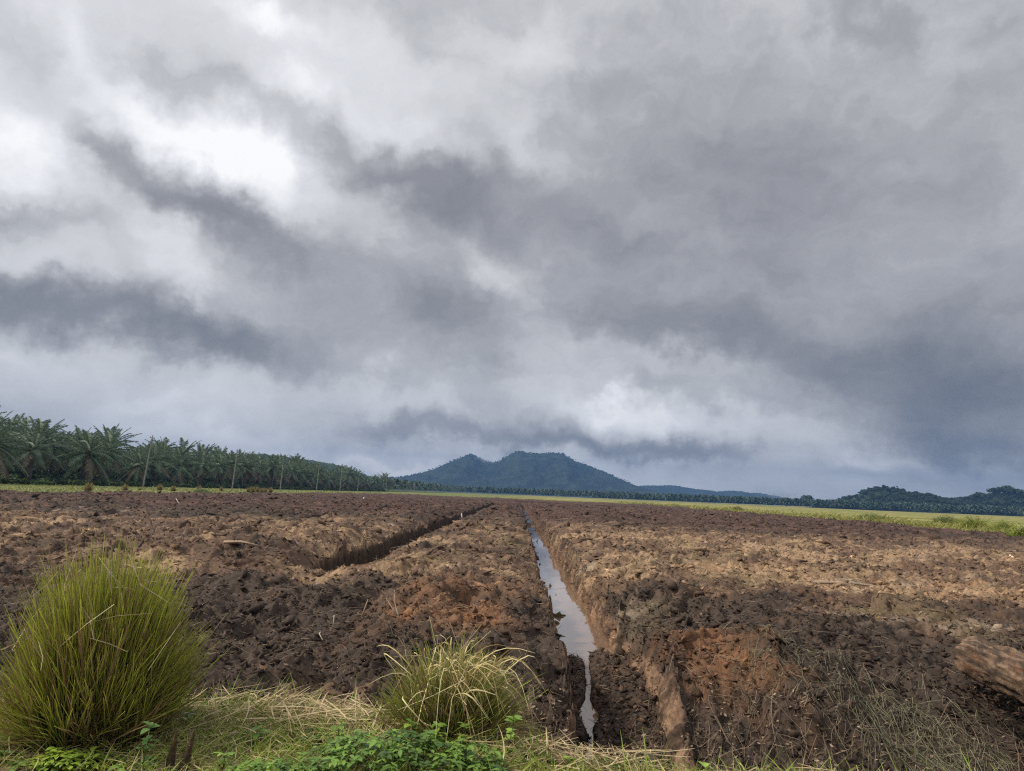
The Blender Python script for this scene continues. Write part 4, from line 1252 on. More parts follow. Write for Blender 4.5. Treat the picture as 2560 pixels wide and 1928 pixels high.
def replicate(g, protos, P, S, zs=None, tint=None):
    """copies of light proto arrays merged into one mass"""
    idx = rng.integers(0, len(protos), len(P)); rot = rng.uniform(0, 2 * PI, len(P))
    for k, (V, Q, T, C) in enumerate(protos):
        m = idx == k; n = int(m.sum())
        if not n: continue
        ca, sa = np.cos(rot[m])[:, None], np.sin(rot[m])[:, None]
        W = np.stack([V[None, :, 0] * ca - V[None, :, 1] * sa, V[None, :, 0] * sa + V[None, :, 1] * ca, np.repeat(V[None, :, 2], n, 0)], -1)
        W = W * S[m][:, None, None] + P[m][:, None, :]
        off = (np.arange(n) * len(V))[:, None, None]
        CC = np.repeat(C[None], n, 0) * rng.uniform(0.7, 1.3, (n, 1, 1))
        if tint is not None: CC = CC * tint[m][:, None, :]
        g.add(W, (Q[None] + off) if len(Q) else None, (T[None] + off) if len(T) else None, CC.reshape(-1, 3))


SC = [simple_crown(s) for s in (1, 2, 3)]
LC = [leaf_crown(s) for s in (11, 12, 13, 14)]


def far_plantations():
    g = Geo()
    # the left plantation carried on into the distance
    pts = []
    for row in range(5):
        y = 500 if row == 0 else (430, 380, 330, 300)[row - 1]
        while y < 1150:
            pts.append((-87.5 - 8.2 * row + random.uniform(-2, 2), y, 0)); y += random.uniform(8, 12)
    for y in np.arange(160, 900, 9.0):
        for row in range(5, 9): pts.append((-87.5 - 8.2 * row + random.uniform(-2, 2), y, 0))
    P = np.array(pts)
    replicate(g, SC, P, rng.uniform(0.95, 1.25, len(P)))
    put(g.obj('far_palm_rows', FROND), kind='stuff', label='farther rows of the oil palm plantation fading along the grass strip')
    # the low dark belt across the end of the plain
    g = Geo(); n = 2600
    X = rng.uniform(-240, 1000, n)
    Y = 1080 - 0.46 * np.clip(X, -100, 760) + rng.exponential(45, n)
    P = np.stack([X, Y, np.zeros(n)], 1)
    replicate(g, SC, P, rng.uniform(0.9, 1.45, n))
    put(g.obj('palm_belt', FROND), kind='stuff', label='low dark belt of plantation palms along the far end of the plain')
    # undergrowth at the foot of the front palms
    g = Geo(); n = 2400
    Y = rng.uniform(100, 480, n); X = -83.0 - np.abs(rng.normal(0, 14, n))
    P = np.stack([X, Y, np.full(n, -9 * 0.2)], 1)
    S = rng.uniform(0.14, 0.30, n) * (1 + 1.6 * sm(-86, -98, X)); P[:, 2] = -7.5 * S
    replicate(g, [leaf_crown(s, 7, 26, leaf=1.3, c0=(0.03, 0.05, 0.02), c1=(0.10, 0.14, 0.045)) for s in (31, 32, 33)], P, S)
    put(g.obj('undergrowth', FOREST), kind='stuff', label='low green undergrowth along the foot of the front palms')


far_plantations()


# ------------------------------------------------------------------ utility poles
def utility_pole(px, i):
    base = np.array([POLE_X, POLE_X / ((px - 1293) / FPX), 0.0])
    base[1] = abs(base[1])
    lab = ['nearest grey utility pole, leaning before the palms at left', 'second utility pole with a small crossarm on top', 'third utility pole, faint before dark fronds',
           'fourth utility pole, pale before the palm rows', 'fifth utility pole along the grass strip', 'sixth utility pole, thin and dark', 'seventh utility pole near the end of the palm rows', 'farthest utility pole, at the end of the palm rows'][i]
    root = empty('utility_pole', tuple(base), lab, 'pole', 'utility poles along the palms')
    h = 10.6; lean = 0.075 if i == 0 else (0.05, 0.025, 0.04, 0.02, 0.03, 0.0, 0.02)[i - 1]
    g = Geo(); t = np.linspace(0, 1, 9)
    P = np.stack([lean * h * t, 0 * t, h * t - 0.05], 1)[None]
    tube(g, P, (0.15 - 0.06 * t)[None], np.array([0.25, 0.245, 0.23]), 10)
    put(g.obj('post', CONCRETE, True), root)
    ax = lean * h
    g = Geo(); z = h - 0.55
    tube(g, np.array([[[ax - 0.06, -0.9, z], [ax - 0.06, 0.9, z]]]), np.array([[0.07, 0.07]]), np.array([0.22, 0.2, 0.18]), 4)
    arm = put(g.obj('crossarm', CONCRETE), root)
    for yy in (-0.8, 0.0, 0.8):
        g = Geo()
        tube(g, np.array([[[ax - 0.06, yy, z + 0.05], [ax - 0.06, yy, z + 0.15], [ax - 0.06, yy, z + 0.28]]]), np.array([[0.03, 0.07, 0.04]]), np.array([0.3, 0.27, 0.25]), 6)
        put(g.obj('insulator', CONCRETE, True), arm)


for i, px in enumerate(POLE_PX): utility_pole(px, i)


# ------------------------------------------------------------------ small tussocks on the left grass strip, tufts, shrubs
def strip_tussocks():
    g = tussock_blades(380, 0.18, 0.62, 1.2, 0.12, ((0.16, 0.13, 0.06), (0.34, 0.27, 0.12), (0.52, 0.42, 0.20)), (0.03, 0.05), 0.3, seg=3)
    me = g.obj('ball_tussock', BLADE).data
    px = [220, 312, 349, 399, 433, 497, 553, 621, 632, 643, 654, 663, 676]
    py = [1229, 1228, 1226, 1227, 1229, 1229, 1228, 1231, 1231, 1231, 1232, 1232, 1232]
    sc = [1.0, 0.85, 0.6, 0.95, 0.85, 0.9, 0.8, 0.9, 1.05, 1.0, 0.9, 0.9, 1.0]
    lab = ['round tan tussock farthest left on the grass strip', 'round tan tussock left of the nearest pole', 'low flattened tussock at the foot of the nearest pole', 'round tan tussock just right of the nearest pole',
           'round tan tussock, second to the right of the nearest pole', 'round tan tussock behind a green bush on the strip', 'greenish round tussock left of the second pole',
           'greenest of the six tussocks right of the second pole', 'second tussock of the row of six right of the second pole', 'third tussock of the row of six right of the second pole',
           'fourth tussock of the row of six right of the second pole', 'fifth tussock of the row of six right of the second pole', 'last tussock of the row of six right of the second pole']
    for a, b, s, l in zip(px, py, sc, lab):
        p = at_z(a, b, 0.02)
        o = bpy.data.objects.new('ball_tussock', me)
        o.location = (p[0], p[1], 0.0); o.scale = (s, s, s * (0.6 if 'low' in l else 0.95)); o.rotation_euler[2] = random.uniform(0, 6)
        put(o, None, l, 'tussock', 'tussocks on the left grass strip')


strip_tussocks()


def field_tufts():
    g = Geo()
    n = 7000                                                    # left strip
    Y = 1 / rng.uniform(1 / 330, 1 / 58, n); X = rng.uniform(-83, -44.6, n)
    blades_on(g, X, Y, np.full(n, 0.0), rng.uniform(0.15, 0.5, n) * rng.uniform(0.6, 1.2, n), rng.uniform(0.5, 1.3, n) * np.maximum(0.06, 0.0010 * Y), 0.7, lerpc((0.13, 0.165, 0.045), (0.28, 0.26, 0.08), rng.random(n)), 3)
    n = 16000                                                   # right side
    Y = 1 / rng.uniform(1 / 330, 1 / 46, n); X = field_edge_right(Y) + rng.exponential(9, n) - 0.4
    cl = fbm(X, Y, 0.15, 3, 170); k = cl > rng.uniform(-0.6, 0.3, n); X, Y = X[k], Y[k]; n = len(X)
    tall = 0.3 + 0.9 * sm(-0.2, 0.5, fbm(X, Y, 0.12, 3, 171))
    blades_on(g, X, Y, np.full(n, 0.0), tall * rng.uniform(0.5, 1.3, n), rng.uniform(0.5, 1.4, n) * np.maximum(0.06, 0.0011 * Y), 0.7, lerpc((0.17, 0.20, 0.04), (0.40, 0.35, 0.11), rng.random(n)), 3)
    n = 3500                                                    # far edge
    X = rng.uniform(-44, 60, n); Y = field_edge_far(X) + rng.exponential(14, n)
    blades_on(g, X, Y, np.full(n, 0.0), rng.uniform(0.15, 0.45, n), rng.uniform(0.08, 0.2, n), 0.7, lerpc((0.18, 0.20, 0.05), (0.36, 0.31, 0.11), rng.random(n)), 2)
    put(g.obj('field_grass', BLADE), kind='stuff', label='rough yellow green grass around the churned field')


field_tufts()


def field_bush(px, py, h, w, label, c0, c1):
    p = at_z(px, py, 0.0)
    root = empty('leafy_bush', (p[0], p[1], 0.0), label, 'bush')
    g = Geo(); n = 220
    a = rng.uniform(0, 2 * PI, n); r = np.sqrt(rng.random(n)) * w * 0.5
    blades_on(g, r * np.cos(a), r * np.sin(a), np.zeros(n), h * rng.uniform(0.45, 1.0, n), rng.uniform(0.05, 0.10, n), 0.5, lerpc(c0, c1, rng.random(n)), 4, droop=0.5)
    n = 160; q = rand_dirs(n, 0, 1) * np.array([w * 0.5, w * 0.5, h * 0.8]) * rng.uniform(0.5, 1, (n, 1))
    leaf_rosettes(g, q[:, 0], q[:, 1], q[:, 2], np.full(n, 0.2), c0, c1, 4)
    put(g.obj('foliage', LEAF), root)
    t = np.linspace(0, 1, 3)
    for j in range(5):
        b = rng.uniform(0, 2 * PI); g = Geo()
        tube(g, np.stack([0.25 * w * t * np.cos(b), 0.25 * w * t * np.sin(b), 0.7 * h * t], 1)[None], np.array([[0.03, 0.02, 0.012]]), np.array([0.14, 0.12, 0.06]), 4)
        put(g.obj('stem', WOOD), root)


YG0, YG1 = (0.17, 0.21, 0.035), (0.38, 0.40, 0.075)
field_bush(2430, 1322, 2.0, 2.8, 'biggest yellow green bush at the right edge of the field', YG0, YG1)
field_bush(2365, 1308, 1.8, 3.6, 'darker green bush left of the biggest yellow green one', (0.09, 0.13, 0.03), (0.24, 0.28, 0.06))
field_bush(2512, 1330, 1.5, 2.0, 'small yellow green bush right of the upturned stump', YG0, YG1)
field_bush(2178, 1299, 1.5, 4.0, 'low dark green bush on the far right grass edge', (0.09, 0.13, 0.035), (0.22, 0.27, 0.06))
field_bush(2556, 1348, 1.1, 1.6, 'yellow green bush cut by the right side beside pale broken wood', YG0, YG1)
field_bush(1845, 1277, 1.5, 2.6, 'small round green shrub on the grass right of the ditch end', (0.12, 0.15, 0.035), (0.26, 0.28, 0.06))
field_bush(505, 1232, 0.9, 2.2, 'pale green bush in front of a tan tussock on the strip', (0.15, 0.19, 0.07), (0.30, 0.34, 0.14))


# ------------------------------------------------------------------ hills, mountain
def ridge(name, depth, prof, back, front, seed, cols, rough, nx=500, ny=70, bump=4.0, bfreq=0.09):
    """a hill range: its skyline profile (picture points at the given distance) carried down to the plain in front and behind"""
    pts = np.array([at_depth(px, py, depth) for px, py in prof])
    x0, x1 = pts[0, 0], pts[-1, 0]
    xs = np.linspace(x0, x1, nx)
    hz = np.interp(xs, pts[:, 0], pts[:, 2])
    ker = np.exp(-np.linspace(-2, 2, 9) ** 2); ker /= ker.sum()
    hz = np.convolve(np.pad(hz, 4, mode='edge'), ker, mode='valid')
    v = np.linspace(-1, 1, ny)
    ysr = depth + np.where(v < 0, v * front, v * back)
    X, V_ = np.meshgrid(xs, v); Y = np.repeat(ysr[:, None], nx, 1)
    fall = np.where(V_ < 0, (1 - np.abs(V_) ** 1.15), (1 - np.abs(V_) ** 1.6))
    spur = fbm(X, Y * 0.35, 1 / (front * 0.32), 4, seed, 0.55)
    edge = sm(0, 0.06, V_ + 1) * sm(0, 0.5, np.abs(V_))
    Z = hz[None] * np.clip(fall + 0.40 * spur * edge * sm(1.0, 0.6, np.abs(V_)) * (V_ < 0), 0, None)
    Z = np.minimum(Z, hz[None] * (HC / np.maximum(hz[None], 5) * 0 + 1) * (0.04 + 0.96 * (Y / depth)))
    Z = Z + bump * (np.abs(perlin(X * bfreq, Y * bfreq, seed + 9)) + 0.6 * perlin(X * bfreq * 2.1, Y * bfreq * 2.1, seed + 11)) * sm(0, 0.12, hz[None] / max(hz.max(), 1)) * (0.5 + 0.5 * sm(-1, -0.8, V_))
    Z = np.maximum(Z, -0.4 + 0.4 * (np.abs(V_) < 0.97)) * (np.abs(V_) < 0.999) - 0.5 * (np.abs(V_) >= 0.97)
    n = fbm(X, Y, 0.012, 4, seed + 20, 0.6); n2 = fbm(X, Y, bfreq * 0.7, 3, seed + 21)
    C = lerpc(cols[0], cols[1], sm(-0.4, 0.5, n + 0.7 * n2))
    i = (np.arange(ny - 1)[:, None] * nx + np.arange(nx - 1)[None]).ravel()
    Q = np.stack([i, i + 1, i + nx + 1, i + nx], 1)
    put(mesh_np(name, np.stack([X, Y, Z], -1), Q, None, CANOPY, C.reshape(-1, 3), False), kind='structure')
    return X, Y, Z, C


MT = [(740, 1232), (850, 1216), (930, 1203), (963, 1195), (1003, 1194), (1040, 1187), (1077, 1177), (1110, 1163), (1140, 1150), (1165, 1140), (1178, 1136), (1190, 1142), (1208, 1152), (1231, 1157), (1248, 1155), (1262, 1145), (1280, 1136), (1300, 1129),
      (1318, 1133), (1345, 1136), (1370, 1134), (1390, 1133), (1410, 1137), (1425, 1147), (1440, 1155), (1465, 1163), (1490, 1174), (1515, 1182), (1532, 1191), (1555, 1201), (1580, 1213), (1605, 1224), (1640, 1236), (1700, 1253)]
Xm, Ym, Zm, Cm = ridge('mountain', 3000, MT, 500, 620, 200, ((0.013, 0.022, 0.014), (0.036, 0.048, 0.026)), 1, 720, 110, 3.5, 0.075)
FAR = [(1480, 1240), (1560, 1222), (1612, 1214), (1650, 1215), (1680, 1214), (1715, 1219), (1740, 1224), (1770, 1226), (1790, 1230), (1825, 1228), (1850, 1229), (1880, 1234), (1900, 1233), (1930, 1240), (1960, 1246), (2010, 1250), (2060, 1256), (2120, 1266), (2200, 1276)]
ridge('distant_hills', 3900, FAR, 330, 500, 240, ((0.013, 0.022, 0.014), (0.033, 0.044, 0.025)), 1, 300, 50, 5.0, 0.05)
LEFT = [(380, 1195), (470, 1180), (560, 1152), (610, 1140), (651, 1136), (700, 1142), (760, 1150), (800, 1157), (824, 1161), (850, 1167), (865, 1173), (900, 1186), (940, 1198), (990, 1215), (1040, 1228)]
ridge('hill', 1500, LEFT, 250, 260, 260, ((0.022, 0.040, 0.020), (0.06, 0.085, 0.035)), 1, 300, 50, 4.0, 0.10)
RH = [(2090, 1268), (2128, 1256), (2150, 1243), (2172, 1233), (2190, 1228), (2210, 1226), (2235, 1228), (2260, 1236), (2290, 1240), (2320, 1245), (2350, 1253), (2380, 1257), (2420, 1254), (2450, 1248), (2480, 1243), (2510, 1240), (2540, 1243), (2570, 1248), (2620, 1260), (2700, 1290)]
Xr, Yr, Zr, Cr = ridge('wooded_hill', 1040, RH, 100, 140, 280, ((0.020, 0.034, 0.018), (0.05, 0.065, 0.03)), 1, 260, 50, 1.5, 0.2)


def forest_cover():
    g = Geo()
    n = 1500
    k = rng.integers(0, Xr.size, n)
    P = np.stack([Xr.ravel()[k], Yr.ravel()[k], Zr.ravel()[k]], 1); P = P[P[:, 2] > 0.5]
    S = rng.uniform(0.55, 1.15, len(P)); P[:, 2] -= 5.5 * S
    replicate(g, LC, P, S)
    # low forest between the hill and the belt of palms
    n = 700
    X = rng.uniform(120, 760, n); Y = 1120 - 0.46 * X + rng.uniform(10, 200, n)
    S = rng.uniform(0.6, 1.1, n); P = np.stack([X, Y, -5.0 * S], 1)
    replicate(g, LC, P, S)
    put(g.obj('hill_forest', FOREST), kind='stuff', label='dark forest covering the low hill at the right')
    g = Geo()
    # crowns breaking the skyline of the mountain
    ii = np.argmax(Zm, 0)
    xs = Xm[0]; zs = Zm[ii, np.arange(Zm.shape[1])]; ys_ = Ym[ii, np.arange(Zm.shape[1])]
    k = rng.integers(60, len(xs), 420)
    k = k[zs[k] > 25]
    P = np.stack([xs[k] + rng.normal(0, 3, len(k)), ys_[k] - rng.uniform(0, 30, len(k)), zs[k]], 1)
    S = rng.uniform(0.3, 0.95, len(k)); P[:, 2] -= 8.6 * S
    replicate(g, LC, P, S)
    put(g.obj('mountain_forest', FOREST), kind='stuff', label='rain forest crowns along the crest of the mountain')


forest_cover()


# trees one can tell apart along the right skyline
def tree_proto(seed, h, size, leaf, clumps, leaves):
    r = np.random.default_rng(seed)
    V, Q, T, C = leaf_crown(seed, clumps, leaves, size, leaf, h - size[2] * 0.9)
    cr = mesh_np('crown', V, Q, T if len(T) else None, FOREST, C).data
    g = Geo(); t = np.linspace(0, 1, 6)
    tube(g, np.stack([0.4 * np.sin(t * 2), 0 * t, t * (h - size[2])], 1)[None], (0.5 - 0.3 * t)[None], np.array([0.09, 0.075, 0.06]), 7)
    for j in range(6):
        a = r.uniform(0, 2 * PI); z0 = h * r.uniform(0.4, 0.62); s = np.linspace(0, 1, 4)
        tube(g, np.stack([0.3 + size[0] * 0.7 * s * math.cos(a), size[1] * 0.7 * s * math.sin(a), z0 + (h * 0.85 - z0) * s], 1)[None], (0.2 - 0.15 * s)[None], np.array([0.09, 0.075, 0.06]), 5)
    return g.obj('trunk', WOOD).data, cr


TREES = [tree_proto(71, 22, (7, 7, 5), 1.3, 16, 46), tree_proto(72, 19, (5.5, 5.5, 6), 1.2, 14, 44), tree_proto(73, 16, (8, 8, 5.5), 1.3, 18, 48), tree_proto(74, 24, (5, 5, 4), 1.1, 11, 40)]


def skyline_tree(px, top, base_z, depth, proto, label, group=None):
    p = at_depth(px, top, depth)
    o = empty('rainforest_tree', (p[0], p[1], base_z), label, 'tree', group, random.uniform(0, 6))
    hh = (22, 19, 16, 24)[proto]
    s = max((p[2] - base_z) / (hh + 0.5), 0.25)
    o.scale = (s, s, s)
    for nm, me in zip(('trunk', 'crown'), TREES[proto]):
        put(bpy.data.objects.new(nm, me), o)


for (px, top, bz, dep, pr, lab) in (
        (2017, 1237, 0, 860, 2, 'broad round tree standing alone left of the wooded hill'),
        (1965, 1241, 0, 900, 1, 'rounded tree left of the lone broad round tree'),
        (2058, 1249, 0, 850, 0, 'small tree just right of the lone broad round tree'),
        (2086, 1251, 0, 830, 3, 'second small tree right of the lone broad round tree'),
        (2148, 1229, 14, 790, 0, 'tree leaning out at the left end of the wooded hill'),
        (2192, 1219, 22, 790, 2, 'broad crown on the top of the wooded hill'),
        (2243, 1222, 22, 795, 3, 'flat crowned tree right of the hill top'),
        (2274, 1227, 16, 790, 1, 'left crown of the pair right of the wooded hill'),
        (2290, 1226, 16, 790, 1, 'right crown of the pair right of the wooded hill'),
        (2348, 1240, 8, 780, 0, 'small dark tree in the dip between hill and tall trees'),
        (2418, 1240, 8, 770, 3, 'thin tree at the left foot of the tall group'),
        (2450, 1230, 10, 760, 2, 'dark broad tree on the left shoulder of the tall group'),
        (2482, 1218, 12, 750, 0, 'second tallest emergent tree, left of the tallest'),
        (2512, 1213, 12, 750, 2, 'tallest emergent tree of the group far right'),
        (2543, 1217, 12, 750, 1, 'emergent tree just right of the tallest one'),
        (2566, 1231, 10, 740, 0, 'tree cut by the right side of the view')):
    skyline_tree(px, top, bz * 1.3, dep * 1.3, pr, lab)

# ------------------------------------------------------------------ air
def haze_box():
    x, y0, y1, z0, z1 = 3300, -330, 4350, -2.6, 205
    V = [(sx * x, yy, zz) for zz in (z0, z1) for yy in (y0, y1) for sx in (-1, 1)]
    Q = [(0, 2, 3, 1), (4, 5, 7, 6), (0, 1, 5, 4), (2, 6, 7, 3), (0, 4, 6, 2), (1, 3, 7, 5)]
    m, nt, out = nodes_of('haze_air')
    p = N(nt, 'ShaderNodeVolumePrincipled')
    p.inputs['Color'].default_value = HAZE_COL
    p.inputs['Density'].default_value = HAZE_D
    p.inputs['Anisotropy'].default_value = 0.0
    nt.links.new(p.outputs[0], out.inputs['Volume'])
    put(mesh_np('haze', np.array(V, float), np.array(Q), None, m), kind='stuff', label='thin blue air between the field and the far mountain')


def mist(px, py, depth, size, dens, seed, label):
    p = at_depth(px, py, depth)
    m, nt, out = nodes_of('mist_air')
    tc = N(nt, 'ShaderNodeTexCoord')
    no = N(nt, 'ShaderNodeTexNoise', Scale=1.6, Detail=4.0, Roughness=0.6)
    mp = nt.nodes.new('ShaderNodeMapping'); mp.inputs['Location'].default_value = (seed, 0, 0)
    nt.links.new(tc.outputs['Object'], mp.inputs['Vector']); nt.links.new(mp.outputs[0], no.inputs['Vector'])
    ln = N(nt, 'ShaderNodeVectorMath', operation='LENGTH'); nt.links.new(tc.outputs['Object'], ln.inputs[0])
    a = N(nt, 'ShaderNodeMath', operation='MULTIPLY_ADD'); nt.links.new(ln.outputs['Value'], a.inputs[0]); a.inputs[1].default_value = -0.5
    nt.links.new(no.outputs['Fac'], a.inputs[2])
    b = N(nt, 'ShaderNodeMapRange'); b.inputs['From Min'].default_value = 0.12; b.inputs['From Max'].default_value = 0.5
    b.inputs['To Max'].default_value = dens; nt.links.new(a.outputs[0], b.inputs['Value'])
    v = N(nt, 'ShaderNodeVolumePrincipled'); v.inputs['Color'].default_value = (0.75, 0.8, 0.86, 1)
    nt.links.new(b.outputs['Result'], v.inputs['Density']); nt.links.new(v.outputs[0], out.inputs['Volume'])
    o = mesh_np('mist', ICO2, None, ICO2T, m); o.location = p; o.scale = size
    put(o, kind='stuff', label=label)


mist(1200, 1151, 2960, (75, 60, 26), 0.012, 3.0, 'wisp of low cloud in the saddle of the mountain')
mist(1950, 1240, 3750, (200, 120, 40), 0.006, 7.0, 'bank of mist over the distant blue hills')

HAZE_COL = (0.155, 0.315, 0.63, 1)
HAZE_D = 0.00023
haze_box()

# ------------------------------------------------------------------ sky and light
SUN_AZ, SUN_EL = math.radians(-98), math.radians(45)       # azimuth from +Y towards +X


def build_world():
    w = bpy.data.worlds.new('World'); scene.world = w; w.use_nodes = True
    nt = w.node_tree; nt.nodes.clear()
    out = nt.nodes.new('ShaderNodeOutputWorld')
    tc = N(nt, 'ShaderNodeTexCoord')
    sp = N(nt, 'ShaderNodeSeparateXYZ'); nt.links.new(tc.outputs['Generated'], sp.inputs[0])

    def M(op, a, b=None, c=None, clamp=False):
        n = nt.nodes.new('ShaderNodeMath'); n.operation = op; n.use_clamp = clamp
        for k, v in enumerate((a, b, c)):
            if v is None: continue
            if isinstance(v, (int, float)): n.inputs[k].default_value = v
            else: nt.links.new(v, n.inputs[k])
        return n.outputs[0]
    az = M('ARCTAN2', sp.outputs[0], sp.outputs[1])
    el = M('ARCSINE', sp.outputs[2])
    cv = N(nt, 'ShaderNodeCombineXYZ'); nt.links.new(az, cv.inputs[0]); nt.links.new(el, cv.inputs[1])
    # the cloud deck as a flat layer overhead: used for noise that shrinks towards the horizon
    den = M('MAXIMUM', M('ADD', sp.outputs[2], 0.10), 0.03)
    deck = N(nt, 'ShaderNodeCombineXYZ')
    nt.links.new(M('DIVIDE', sp.outputs[0], den), deck.inputs[0]); nt.links.new(M('DIVIDE', sp.outputs[1], den), deck.inputs[1])

    def vm(op, a, b):
        n = nt.nodes.new('ShaderNodeVectorMath'); n.operation = op
        for k, v in enumerate((a, b)):
            if isinstance(v, tuple): n.inputs[k].default_value = v
            else: nt.links.new(v, n.inputs[k])
        return n
    nz = N(nt, 'ShaderNodeTexNoise', Scale=5.0, Detail=7.0, Roughness=0.56); nt.links.new(cv.outputs[0], nz.inputs['Vector'])
    wv = vm('MULTIPLY', vm('SUBTRACT', nz.outputs['Color'], (0.5, 0.5, 0.5)).outputs[0], (0.20, 0.14, 0.0)).outputs[0]
    nz2 = N(nt, 'ShaderNodeTexNoise', Scale=17.0, Detail=6.0, Roughness=0.6); nt.links.new(cv.outputs[0], nz2.inputs['Vector'])
    wv2 = vm('MULTIPLY', vm('SUBTRACT', nz2.outputs['Color'], (0.5, 0.5, 0.5)).outputs[0], (0.11, 0.075, 0.0)).outputs[0]
    pos = vm('ADD', vm('ADD', cv.outputs[0], wv).outputs[0], wv2).outputs[0]

    def azel(px, py):
        v = ray(px, py); v = v / np.linalg.norm(v)
        return np.array([math.atan2(v[0], v[1]), math.asin(v[2])])
    acc = None
    for (px, py, rx, ry, ang, amp) in SKY:
        c = azel(px, py); a = math.radians(ang)
        e1 = azel(px + rx * math.cos(a), py + rx * math.sin(a)) - c
        e2 = azel(px - ry * math.sin(a), py + ry * math.cos(a)) - c
        mp = nt.nodes.new('ShaderNodeMapping'); mp.vector_type = 'TEXTURE'
        mp.inputs['Location'].default_value = (c[0], c[1], 0)
        mp.inputs['Rotation'].default_value = (0, 0, math.atan2(e1[1], e1[0]))
        mp.inputs['Scale'].default_value = (np.linalg.norm(e1), np.linalg.norm(e2), 1)
        nt.links.new(pos, mp.inputs['Vector'])
        dt = vm('DOT_PRODUCT', mp.outputs[0], mp.outputs[0]).outputs['Value']
        g = M('POWER', 0.4, dt)
        acc = M('MULTIPLY_ADD', g, amp * (1.05 if amp > 0 else 0.86), acc if acc is not None else SKY_BASE)
    # billows and streaks
    mp = nt.nodes.new('ShaderNodeMapping'); mp.inputs['Rotation'].default_value = (0, 0, 0.42); mp.inputs['Scale'].default_value = (1.0, 1.6, 1)
    nt.links.new(pos, mp.inputs['Vector'])
    n1 = N(nt, 'ShaderNodeTexNoise', Scale=6.5, Detail=9.0, Roughness=0.6); nt.links.new(mp.outputs[0], n1.inputs['Vector'])
    acc = M('MULTIPLY_ADD', M('SUBTRACT', n1.outputs['Fac'], 0.5), 0.23, acc)
    n2 = N(nt, 'ShaderNodeTexNoise', Scale=1.1, Detail=8.0, Roughness=0.6); nt.links.new(deck.outputs[0], n2.inputs['Vector'])
    acc = M('MULTIPLY_ADD', M('SUBTRACT', n2.outputs['Fac'], 0.5), 0.10, acc)
    n3 = N(nt, 'ShaderNodeTexNoise', Scale=16.0, Detail=8.0, Roughness=0.65); nt.links.new(mp.outputs[0], n3.inputs['Vector'])
    acc = M('MULTIPLY_ADD', M('SUBTRACT', n3.outputs['Fac'], 0.5), 0.085, acc)
    acc = M('MULTIPLY_ADD', M('SUBTRACT', acc, 0.70), 1.13, 0.69)
    hi = N(nt, 'ShaderNodeMapRange'); hi.clamp = False
    hi.inputs['From Min'].default_value = 0.78; hi.inputs['From Max'].default_value = 1.12; hi.inputs['To Min'].default_value = 0.78; hi.inputs['To Max'].default_value = 1.0
    nt.links.new(acc, hi.inputs['Value']); acc = M('MINIMUM', acc, hi.outputs['Result'])
    # the deck is brighter overhead, outside the view
    up = N(nt, 'ShaderNodeMapRange'); up.interpolation_type = 'SMOOTHSTEP'
    up.inputs['From Min'].default_value = 0.66; up.inputs['From Max'].default_value = 1.1
    up.inputs['To Min'].default_value = 0.0; up.inputs['To Max'].default_value = 1.0
    nt.links.new(el, up.inputs['Value'])
    ramp = nt.nodes.new('ShaderNodeValToRGB')
    cr = ramp.color_ramp
    stops = [(0.30, (88, 95, 108)), (0.45, (119, 122, 129)), (0.55, (142, 143, 148)), (0.65, (166, 167, 171)), (0.78, (202, 203, 206)), (0.90, (229, 230, 234)), (1.0, (251, 251, 252))]
    lin = lambda v: ((v / 255 + 0.055) / 1.055) ** 2.4
    for k, (p, c) in enumerate(stops):
        e = cr.elements[k] if k < 2 else cr.elements.new(p)
        e.position = p; e.color = (*[lin(x) for x in c], 1)
    nt.links.new(acc, ramp.inputs['Fac'])
    gain = M('MULTIPLY_ADD', up.outputs['Result'], SKY_TOP, 1.0)
    cloud = vm('SCALE', ramp.outputs['Color'], (0, 0, 0)); nt.links.new(gain, cloud.inputs['Scale'])
    b1 = N(nt, 'ShaderNodeBackground'); nt.links.new(cloud.outputs[0], b1.inputs['Color']); b1.inputs['Strength'].default_value = 0.445
    # clear sky above the deck: shines through thinly
    sky = nt.nodes.new('ShaderNodeTexSky'); sky.sky_type = 'NISHITA'; sky.sun_disc = False
    sky.sun_elevation = SUN_EL; sky.sun_rotation = SUN_AZ
    b2 = N(nt, 'ShaderNodeBackground'); nt.links.new(sky.outputs[0], b2.inputs['Color']); b2.inputs['Strength'].default_value = 0.05
    mx = nt.nodes.new('ShaderNodeMixShader'); mx.inputs[0].default_value = 0.02
    nt.links.new(b1.outputs[0], mx.inputs[1]); nt.links.new(b2.outputs[0], mx.inputs[2])
    nt.links.new(mx.outputs[0], out.inputs['Surface'])


